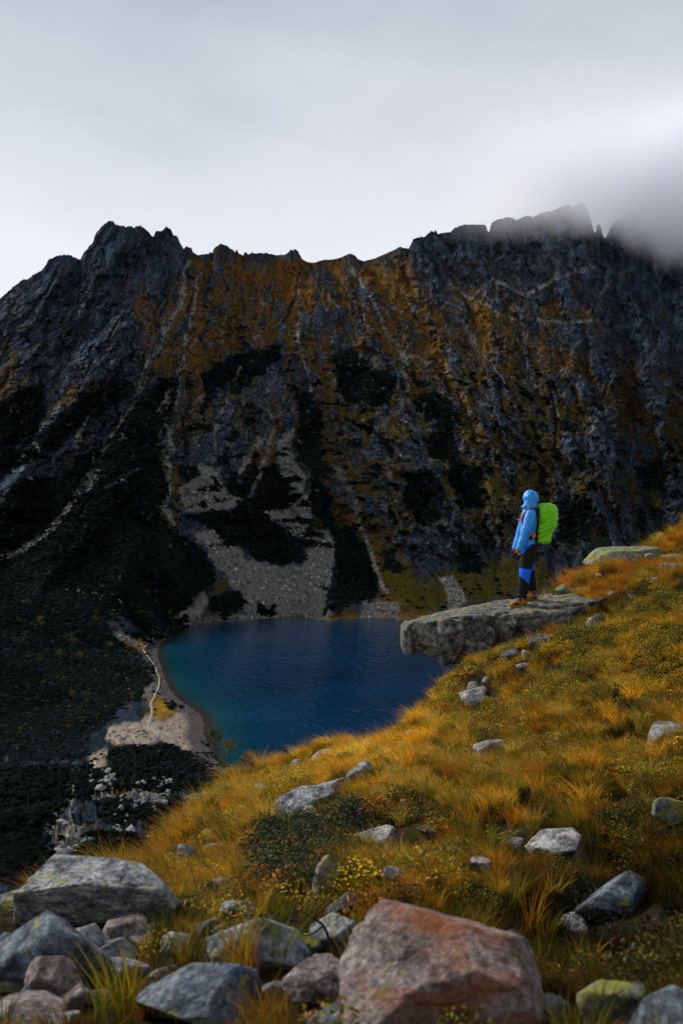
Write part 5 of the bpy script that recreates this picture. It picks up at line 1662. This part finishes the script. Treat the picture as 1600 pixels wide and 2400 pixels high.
        Fc = [tuple(range(k - 1, -1, -1)), tuple(range(k, 2 * k))] + [(i, (i + 1) % k, k + (i + 1) % k, k + i) for i in range(k)]
        so = mesh_np('sole', V, Fc, plain('boot_sole', (.20, .13, .02), .8, .2, .6, 60), smooth=False, parent=b_)
    # --- backpack under a rain cover: carried, so a thing of its own
    bp = empty('backpack', (ox, oy, oz))
    tag(bp, 'large backpack under a lime green rain cover on the hiker\'s back', 'backpack')
    lev = [(.972, .24, .36, .09), (.985, .19, .39, .13), (1.01, .15, .415, .155), (1.09, .15, .45, .17), (1.2, .160, .495, .178), (1.35, .178, .518, .185), (1.46, .190, .520, .178),
           (1.53, .2, .508, .16), (1.575, .215, .485, .135), (1.60, .25, .435, .10), (1.612, .29, .395, .05)]
    lv = np.array(lev)
    zz = np.concatenate([np.linspace(.972, 1.01, 8)[:-1], np.linspace(1.01, 1.55, 90), np.linspace(1.55, 1.615, 14)[1:]])
    nseg = 96
    th = np.linspace(0, 2 * np.pi, nseg, endpoint=False)
    V = []
    for z_ in zz:
        x0, x1, hy = [np.interp(z_, lv[:, 0], lv[:, k]) for k in (1, 2, 3)]
        c, s_ = np.cos(th), np.sin(th)
        e = .80
        V.append(np.stack([(x0 + x1) / 2 + (x1 - x0) / 2 * np.sign(c) * np.abs(c) ** e, hy * np.sign(s_) * np.abs(s_) ** e, np.full(nseg, z_)], 1))
    V = np.array(V); n = len(V); V = V.reshape(-1, 3)
    cen = np.array((.33, 0, 1.3)); dr = V - cen; dr[:, 2] *= .3; dr /= np.linalg.norm(dr, axis=1)[:, None]
    ph = V[:, 2] - .42 * (V[:, 0] - .33) + .02 * fbm3(V * 7, 17, 2)
    amp = sstep(1.0, 1.12, V[:, 2]) * sstep(1.58, 1.50, V[:, 2])
    loose = np.clip(1.3 - 3 * (V[:, 0] - .2), .35, 1.2)
    fold = (1 - np.abs(vnoise2(ph * 26, V[:, 0] * 3.5 + V[:, 1] * 4, 19)) * 2.0) * .026 + (1 - np.abs(vnoise2(ph * 52 + 3, V[:, 0] * 6 + V[:, 1] * 5, 23)) * 2) * .005
    sag = -.03 * sstep(1.28, 1.12, V[:, 2]) * sstep(.98, 1.08, V[:, 2]) * sstep(.22, .38, V[:, 0])
    V = V + dr * ((fold - .010) * amp * loose + .006 * fbm3(V * 12, 29, 3) + sag)[:, None]
    Fc = grid_faces(n, nseg).tolist()
    Fc = [tuple(q) for q in Fc] + [(i * nseg + nseg - 1, i * nseg, (i + 1) * nseg, (i + 1) * nseg + nseg - 1) for i in range(n - 1)]
    Fc += [tuple(range(nseg - 1, -1, -1)), tuple(range((n - 1) * nseg, n * nseg))]
    mesh_np('rain_cover', V, Fc, plain('rain_cover_nylon', (.15, .52, .003), .45, .35, .10, 10, .003, 50), parent=bp)
    V, Fc = tube([(.17, 0, 1.02), (.185, 0, 1.3), (.20, 0, 1.54)], [(.15, .035), (.155, .035), (.13, .03)], 24)
    mesh_np('back_panel', V, Fc, plain('pack_padding', (.015, .016, .019), .9, .1), parent=bp)
    for sgn in (-1, 1):
        c = rcurve([(.205, .10 * sgn, 1.50), (.13, .125 * sgn, 1.548), (.06, .13 * sgn, 1.532), (-.015, .112 * sgn, 1.475), (-.058, .09 * sgn, 1.38), (-.05, .10 * sgn, 1.25), (.0, .14 * sgn, 1.12)],
                   [(.022, .010)] * 7, 6)
        V, Fc = tube(*c, nseg=10)
        st_ = mesh_np('shoulder_strap', V, Fc, plain('strap_webbing', (.20, .02, .035), .7, .2, .6, 25), parent=bp)
        if sgn < 0:
            V, Fc = tube([(-.085, -.12, 1.36), (-.105, -.10, 1.352), (-.112, -.05, 1.35), (-.112, .05, 1.35)], [.011, .011, .008, .008], 8)
            mesh_np('chest_buckle', V, Fc, plain('buckle_red', (.55, .07, .04), .4, .4), parent=st_)
    c = rcurve([(.16, -.155, 1.085), (.06, -.185, 1.075), (-.05, -.14, 1.06), (-.08, 0, 1.05), (-.05, .14, 1.06), (.06, .185, 1.075), (.16, .155, 1.085)], [(.006, .03)] * 7, 6)
    V, Fc = tube(*c, nseg=10, side=(0, 0.3, 0))
    hb = mesh_np('hip_belt', V, Fc, plain('belt_webbing', (.02, .016, .016), .8, .15), parent=bp)
    V, Fc = tube([(.115, -.182, 1.135), (.11, -.192, 1.10), (.10, -.196, 1.06)], [(.03, .012), (.03, .014), (.01, .008)], 10, side=(1, 0, 0))
    mesh_np('belt_pocket', V, Fc, plain('pocket_orange', (.75, .085, .015), .6, .3), parent=hb)


hiker()

# ------------------------------------------------------------------ cloud resting on the right-hand summits
def cloud_cap():
    x0, x1, y0, y1, z0, z1 = 130, 1250, 1430, 2050, 460, 800
    V = np.array([(x, y, z) for z in (z0, z1) for y in (y0, y1) for x in (x0, x1)], float)
    Fc = [(0, 2, 3, 1), (4, 5, 7, 6), (0, 1, 5, 4), (2, 6, 7, 3), (0, 4, 6, 2), (1, 3, 7, 5)]
    m = bpy.data.materials.new('cloud_vapour'); m.use_nodes = True
    nt = m.node_tree; nt.nodes.clear(); L = nt.links.new
    out = N(nt, 'ShaderNodeOutputMaterial'); pv = N(nt, 'ShaderNodeVolumePrincipled')
    pv.inputs['Color'].default_value = (.96, .97, 1, 1)
    pv.inputs['Anisotropy'].default_value = .2
    g = N(nt, 'ShaderNodeNewGeometry'); sp = N(nt, 'ShaderNodeSeparateXYZ'); L(g.outputs['Position'], sp.inputs[0])
    n = N(nt, 'ShaderNodeTexNoise', inputs={'Scale': .009, 'Detail': 6.0, 'Roughness': .62}); L(g.outputs['Position'], n.inputs['Vector'])

    def mr(src, a, b, c=0.0, d=1.0, smooth=True):
        q = N(nt, 'ShaderNodeMapRange', inputs={1: a, 2: b, 3: c, 4: d})
        if smooth: q.interpolation_type = 'SMOOTHSTEP'
        L(src, q.inputs[0]); return q.outputs[0]

    def mt(op, a, b):
        q = N(nt, 'ShaderNodeMath', operation=op)
        for i, v in enumerate((a, b)):
            if isinstance(v, (int, float)): q.inputs[i].default_value = v
            else: L(v, q.inputs[i])
        return q.outputs[0]
    nz = mt('MULTIPLY', mt('SUBTRACT', n.outputs['Fac'], .5), 110.0)
    # the base of the cloud dips to the right
    base = mr(sp.outputs['X'], 430, 540, 0.0, 60.0)
    h = mt('ADD', mt('ADD', sp.outputs['Z'], nz), base)
    up = mr(h, 560, 655)
    dn = mr(sp.outputs['Z'], 790, 640)
    lf = mr(mt('ADD', sp.outputs['X'], nz), 150, 470)
    rt = mr(sp.outputs['X'], 1240, 1050)
    fr = mr(sp.outputs['Y'], 1440, 1560); bk = mr(sp.outputs['Y'], 2040, 1930)
    den = mt('MULTIPLY', mt('MULTIPLY', mt('MULTIPLY', up, dn), mt('MULTIPLY', lf, rt)), mt('MULTIPLY', fr, bk))
    den = mt('MULTIPLY', den, mr(sp.outputs['X'], 430, 560, .014, .040))
    L(den, pv.inputs['Density'])
    L(pv.outputs[0], out.inputs['Volume'])
    o = mesh_np('cloud', V, Fc, m, smooth=False)
    tag(o, 'grey cloud wrapping the right-hand summits', kind='stuff')


cloud_cap()

# ------------------------------------------------------------------ boulders, trees, path and walkers farther down
def far_boulders():
    r = np.random.default_rng(77)
    base = []
    for k in range(6):
        p, f = rock_mesh(900 + k, (1.0, .85, .7), 3, 10, .06)
        me = mesh_np('boulder', p, f, RM[('grey', 'pale', 'grey', 'blue', 'pale', 'grey')[k]], link=False)
        base.append(me)
    CL = [([(210, 1812), (250, 1800), (272, 1830), (240, 1862), (212, 1850)], 24, (9, 24), 'grey boulder in the left-hand heap on the dark shoulder', 'stones of the left heap on the dark shoulder'),
          ([(310, 1850), (375, 1825), (408, 1832), (380, 1900), (272, 1905), (272, 1880)], 46, (8, 21), 'grey boulder in the middle heap on the dark shoulder, beside rusty turf', 'stones of the middle heap on the dark shoulder'),
          ([(425, 1858), (490, 1852), (498, 1872), (455, 1945), (430, 1928)], 34, (7, 17), 'grey boulder in the right-hand heap against the sunny brow', 'stones of the right heap below the brow'),
          ([(110, 1922), (205, 1932), (180, 1946), (118, 1946)], 9, (9, 20), 'lone grey boulder in the dark hollow left of the heaps', 'boulders strewn in the dark hollow'),
          ([(245, 1918), (300, 1912), (310, 1962), (275, 1960)], 8, (9, 22), 'pale boulder in the dark below the middle heap', 'boulders in the dark below the middle heap'),
          ([(370, 1952), (430, 1962), (425, 1982), (370, 1976)], 9, (8, 18), 'boulder half lit just left of the lower brow', 'boulders left of the lower brow'),
          ([(128, 1998), (212, 1972), (205, 2000), (140, 2028)], 10, (12, 32), 'boulder in the dark above the big lower left outcrop', 'boulders above the lower left outcrop')]
    for poly, n, (lo, hi), lb, gr in CL:
        p = np.array(poly, float); k = 0; tries = 0
        while k < n and tries < 4000:
            tries += 1
            a = r.uniform(p[:, 0].min(), p[:, 0].max()); b = r.uniform(p[:, 1].min(), p[:, 1].max())
            if not inside(np.array([a]), np.array([b]), poly)[0]:
                continue
            q = terr(a, b)
            sz = (lo + (hi - lo) * (1.25 if k == 0 else .85 * r.uniform() ** 2)) / F * q[1]
            src = base[r.integers(0, 6)]
            o = src.copy(); o.name = 'boulder'
            COL.objects.link(o)
            o.location = (q[0], q[1], q[2] + sz * .15); o.scale = (sz * r.uniform(.8, 1.2), sz, sz * r.uniform(.8, 1.2))
            o.rotation_euler = tuple(r.uniform(-.5, .5, 2)) + (r.uniform(0, 6.28),)
            tag(o, 'largest of the ' + gr if k == 0 else lb, 'boulder', gr)
            k += 1
    for o in base:
        bpy.data.objects.remove(o)


far_boulders()

M_BARK = plain('bark', (.06, .048, .038), .9, .1, .4, 6)


def leaf_mat(name, a, b):
    m, nt, bs = new_mat(name)
    L = nt.links.new
    g = N(nt, 'ShaderNodeNewGeometry')
    r = ramp(nt, [(0, a), (1, b)])
    L(g.outputs['Random Per Island'], r.inputs[0]); L(r.outputs[0], bs.inputs['Base Color'])
    bs.inputs['Roughness'].default_value = .8; bs.inputs['Specular IOR Level'].default_value = .1
    return m


LM = {'green': leaf_mat('green_birch_leaves', (.025, .040, .008), (.10, .11, .016)), 'yellow': leaf_mat('yellow_birch_leaves', (.09, .07, .008), (.30, .17, .014)),
      'orange': leaf_mat('orange_rowan_leaves', (.12, .055, .008), (.30, .12, .014)), 'pine': leaf_mat('pine_needles', (.006, .014, .007), (.022, .040, .018))}


def tree(px, row, hpx, wpx, leaf, label, seed, d=None, n=520, group=None):
    q = terr(px, row) if d is None else at(px, row, d)
    r = np.random.default_rng(seed)
    h = hpx / F * q[1]; w_ = wpx / F * q[1] * .5
    root = empty('deciduous_tree', q)
    tag(root, label, 'tree', group)
    pts = [(0, 0, -.2), (.03 * h, 0, .35 * h), (-.02 * h, .02 * h, .7 * h), (0, 0, .95 * h)]
    V, Fc = tube(*rcurve(pts, [.035 * h, .025 * h, .015 * h, .004 * h], 4), nseg=8)
    Vs = [V]; F2 = list(Fc); b = len(V)
    tips = []
    for k in range(9):
        a = r.uniform(0, 6.28); z0 = h * r.uniform(.3, .75); ln = w_ * r.uniform(.6, 1.0)
        e = (np.cos(a) * ln, np.sin(a) * ln, z0 + h * .18)
        v, f = tube(*rcurve([(0, 0, z0), (e[0] * .5, e[1] * .5, z0 + h * .06), e], [.012 * h, .008 * h, .003 * h], 3), nseg=6)
        Vs.append(v); F2 += [tuple(i + b for i in x) for x in f]; b += len(v); tips.append(e)
    mesh_np('trunk', np.concatenate(Vs), F2, M_BARK, parent=root)
    cl = [np.array(t) for t in tips] + [np.array((r.normal() * w_ * .4, r.normal() * w_ * .4, h * r.uniform(.35, .95))) for _ in range(16)]
    V, Fc = [], []
    for i in range(n):
        c = cl[r.integers(0, len(cl))] + r.normal(size=3) * np.array((w_ * .22, w_ * .22, h * .06))
        s = h * r.uniform(.018, .045)
        u = r.normal(size=3); u /= np.linalg.norm(u); v = np.cross(u, r.normal(size=3)); v /= np.linalg.norm(v)
        b0 = len(V)
        V += [c - u * s, c + v * s * .7, c + u * s, c - v * s * .7]; Fc.append((b0, b0 + 1, b0 + 2, b0 + 3))
    mesh_np('crown', np.array(V), Fc, LM[leaf], smooth=False, parent=root)


tree(505, 1768, 60, 40, 'green', 'green birch on the end of the pine knoll by the water', 1, 268)
tree(538, 1778, 46, 36, 'yellow', 'yellow-green birch right of the green one on the pine knoll', 2, 272)
tree(590, 1822, 62, 50, 'orange', 'small orange and green rowan at the brow against the water', 3, 60, 700)
tree(565, 1832, 40, 40, 'orange', 'low orange bush left of the rowan at the brow', 4, 62, 500)
for k, (a, b, hp) in enumerate([(170, 1512, 34), (140, 1545, 26), (188, 1550, 24), (205, 1650, 34), (172, 1640, 24), (345, 1402, 18), (352, 1455, 22), (398, 1448, 18), (95, 1470, 26), (60, 1500, 22), (310, 1640, 20), (255, 1520, 18)]):
    tree(a, b, hp, hp * .8, 'yellow' if k % 3 else 'green', 'small yellowing tree standing in the dark pines of the left slope' if k % 3 else 'small green tree standing in the dark pines of the left slope', 20 + k, None, 160, 'trees on the dark left slope')


def path():
    def strip(pl, wd, name, label):
        pl = np.array(pl, float)
        seg = np.concatenate([[0], np.cumsum(np.linalg.norm(np.diff(pl, axis=0), axis=1))])
        u = np.linspace(0, seg[-1], int(seg[-1] / 2.0))
        a = np.interp(u, seg, pl[:, 0]) + 1.2 * vnoise2(u / 9, u * 0, 5); b = np.interp(u, seg, pl[:, 1])
        P_ = np.array([terr(x, y) for x, y in zip(a, b)])
        ker = np.ones(5) / 5
        for i in range(3):
            P_[2:-2, i] = np.convolve(P_[:, i], ker, 'valid')
        t = np.gradient(P_, axis=0); t[:, 2] = 0; t /= np.linalg.norm(t, axis=1)[:, None] + 1e-9
        nrm = np.stack([-t[:, 1], t[:, 0], 0 * t[:, 0]], 1)
        w_ = wd * (1 + .3 * vnoise2(u / 5, u * 0 + 3, 9))[:, None]
        up = np.array((0, 0, .45))
        V = np.stack([P_ - nrm * w_ + up * .2, P_ + up, P_ + nrm * w_ + up * .2], 1).reshape(-1, 3)
        o = mesh_np(name, V, grid_faces(len(P_), 3), plain('trodden_gravel', (.30, .27, .235), .95, .05, .3, .8))
        tag(o, label, kind='structure')
    strip([(372, 1728), (362, 1715), (345, 1706), (352, 1690), (358, 1668), (353, 1652), (365, 1628), (374, 1606), (373, 1590), (366, 1570), (355, 1550), (343, 1534), (334, 1522), (347, 1509), (360, 1496), (374, 1486)], .6, 'footpath', 'pale footpath along the left shore of the lake')
    strip([(462, 1462), (490, 1458), (530, 1451), (556, 1446)], 1.0, 'footpath', 'pale footpath at the far left end of the lake')


path()


def walkers():
    W = [(327, 1694, (.10, .02, .02), 'tiny walker in dark red on the pale rocks left of the path'), (337, 1732, (.01, .012, .02), 'tiny walker in black, left one of a pair on the pale rocks'),
         (343, 1733, (.02, .03, .06), 'tiny walker in navy, right one of a pair on the pale rocks'), (365, 1729, (.015, .015, .015), 'tiny dark walker at the lower bend of the path'),
         (347, 1674, (.02, .02, .025), 'tiny dark walker on the path above the pale rocks'), (426, 1758, (.01, .10, .45), 'tiny walker in blue near the stony shore'), (405, 1700, (.25, .03, .02), 'tiny walker in red on the sandy beach')]
    for k, (px_, row_, col, lb) in enumerate(W):
        q = terr(px_, row_)
        root = empty('person', (q[0], q[1], q[2]), k * 1.1)
        tag(root, lb, 'person')
        V, Fc, Nn = fuse([tube([(0, -.09, .02), (.03, -.09, .45), (0, -.08, .88)], [.07, .07, .09], 8), tube([(.05, .09, .02), (.05, .09, .45), (0, .08, .88)], [.07, .07, .09], 8),
                          tube([(0, 0, .82), (0, 0, 1.15), (0, 0, 1.42), (0, 0, 1.5), (.01, 0, 1.58)], [(.16, .11), (.16, .12), (.2, .12), (.08, .07), (.06, .06)], 10),
                          tube([(0, -.2, 1.42), (.02, -.25, 1.15), (.1, -.22, .9)], [.06, .05, .04], 8), tube([(0, .2, 1.42), (.02, .25, 1.15), (.1, .22, .9)], [.06, .05, .04], 8),
                          ell((.02, 0, 1.66), (.095, .08, .12), 2)], .04, 2)
        dye = np.tile(np.array([.012, .012, .016]), (len(V), 1)); dye[V[:, 2] > .85] = col
        dye[V[:, 2] > 1.52] = (.30, .18, .13); dye[V[:, 2] > 1.70] = (.02, .015, .01)
        o = mesh_np('body', V, Fc, bpy.data.materials.get('walker_clothes') or vc_mat('walker_clothes', .8, .1), parent=root); set_color(o, 'dye', dye)


walkers()


def needles(name, loc, h, w_, seed, label, n=260, upright=True, cat='shrub'):
    """young pine: shoots set with bottle-brush needles"""
    r = np.random.default_rng(seed)
    root = empty(name, loc)
    tag(root, label, cat)
    Vs, F2, b = [], [], 0
    NV, NF = [], []
    shoots = 7 if upright else 26
    for k in range(shoots):
        a = r.uniform(0, 6.28)
        ln = w_ * r.uniform(.3, .9)
        tip = np.array((np.cos(a) * ln * (.35 if upright else 1), np.sin(a) * ln * (.35 if upright else 1), h * r.uniform(.6, 1.0)))
        if k == 0: tip = np.array((0, 0, h))
        base = np.array((tip[0] * .15, tip[1] * .15, -.03)); mid = .5 * (tip + base) + np.array((tip[0] * .25, tip[1] * .25, -h * .08))
        P_, R_ = rcurve([base, mid, tip], [.007, .005, .003], 4)
        v, f = tube(P_, R_, nseg=6)
        Vs.append(v); F2 += [tuple(i + b for i in x) for x in f]; b += len(v)
        for i in range(n):
            t = r.uniform(.15, 1); c = np.array([np.interp(t * (len(P_) - 1), np.arange(len(P_)), P_[:, q]) for q in range(3)])
            ax = P_[-1] - P_[-3]; ax = ax / (np.linalg.norm(ax) + 1e-9)
            dr = r.normal(size=3); dr /= np.linalg.norm(dr); dr = dr * .8 + ax * .7; dr /= np.linalg.norm(dr)
            L_ = r.uniform(.03, .05); sdv = np.cross(dr, r.normal(size=3)); sdv /= np.linalg.norm(sdv) + 1e-9
            b0 = len(NV); NV += [c - sdv * .0014, c + sdv * .0014, c + dr * L_]; NF.append((b0, b0 + 1, b0 + 2))
    mesh_np('stem', np.concatenate(Vs), F2, M_BARK, parent=root)
    mesh_np('needles', np.array(NV), NF, LM['pine'], smooth=False, parent=root)


q = hit(1440, 1672); needles('pine_sapling', q, .30, .12, 5, 'dark pine sapling in the grass near the right edge', 300)
q = hit(1462, 1690); needles('pine_sapling', q, .22, .22, 6, 'low spreading pine seedling right of the dark sapling', 260)
q = hit(1226, 1905); needles('pine_sapling', q, .16, .12, 7, 'small dark pine seedling in the middle of the slope', 260)
for k, (a, b, d_, lb) in enumerate([(250, 2075, 10.5, 'green dwarf pine bush behind the left outcrop, left one'), (340, 2045, 11.5, 'green dwarf pine bush behind the left outcrop, right one'), (180, 2090, 9.5, 'low dwarf pine bush behind the left end of the outcrop')]):
    needles('dwarf_pine', at(a, b, d_) - np.array((0, 0, .25)), .55, .55, 30 + k, lb, 170, False)


def twig():
    c = hit(760, 2235)
    P0 = [(-.10, -.05, .10), (-.04, -.06, .07), (.0, -.08, .05), (.02, -.09, .0), (.035, -.09, -.06)]
    V, Fc = tube(*rcurve(np.array(P0) + c + np.array((0, 0, .10)), [.003, .005, .006, .006, .007], 5), nseg=8)
    Vs = [V]; F2 = list(Fc); b = len(V)
    for p in ([(.0, -.08, .05), (-.05, -.1, .02), (-.11, -.1, .015)], [(-.04, -.06, .07), (-.03, -.07, .12), (.03, -.06, .16)]):
        v, f = tube(*rcurve(np.array(p) + c + np.array((0, 0, .10)), [.005, .0035, .002], 5), nseg=8)
        Vs.append(v); F2 += [tuple(i + b for i in x) for x in f]; b += len(v)
    o = mesh_np('dead_branch', np.concatenate(Vs), F2, plain('dead_wood', (.030, .026, .026), .9, .1, .4, 30))
    tag(o, 'bare dark dead branch lying on the stone beside the rusty boulder', 'branch')


twig()
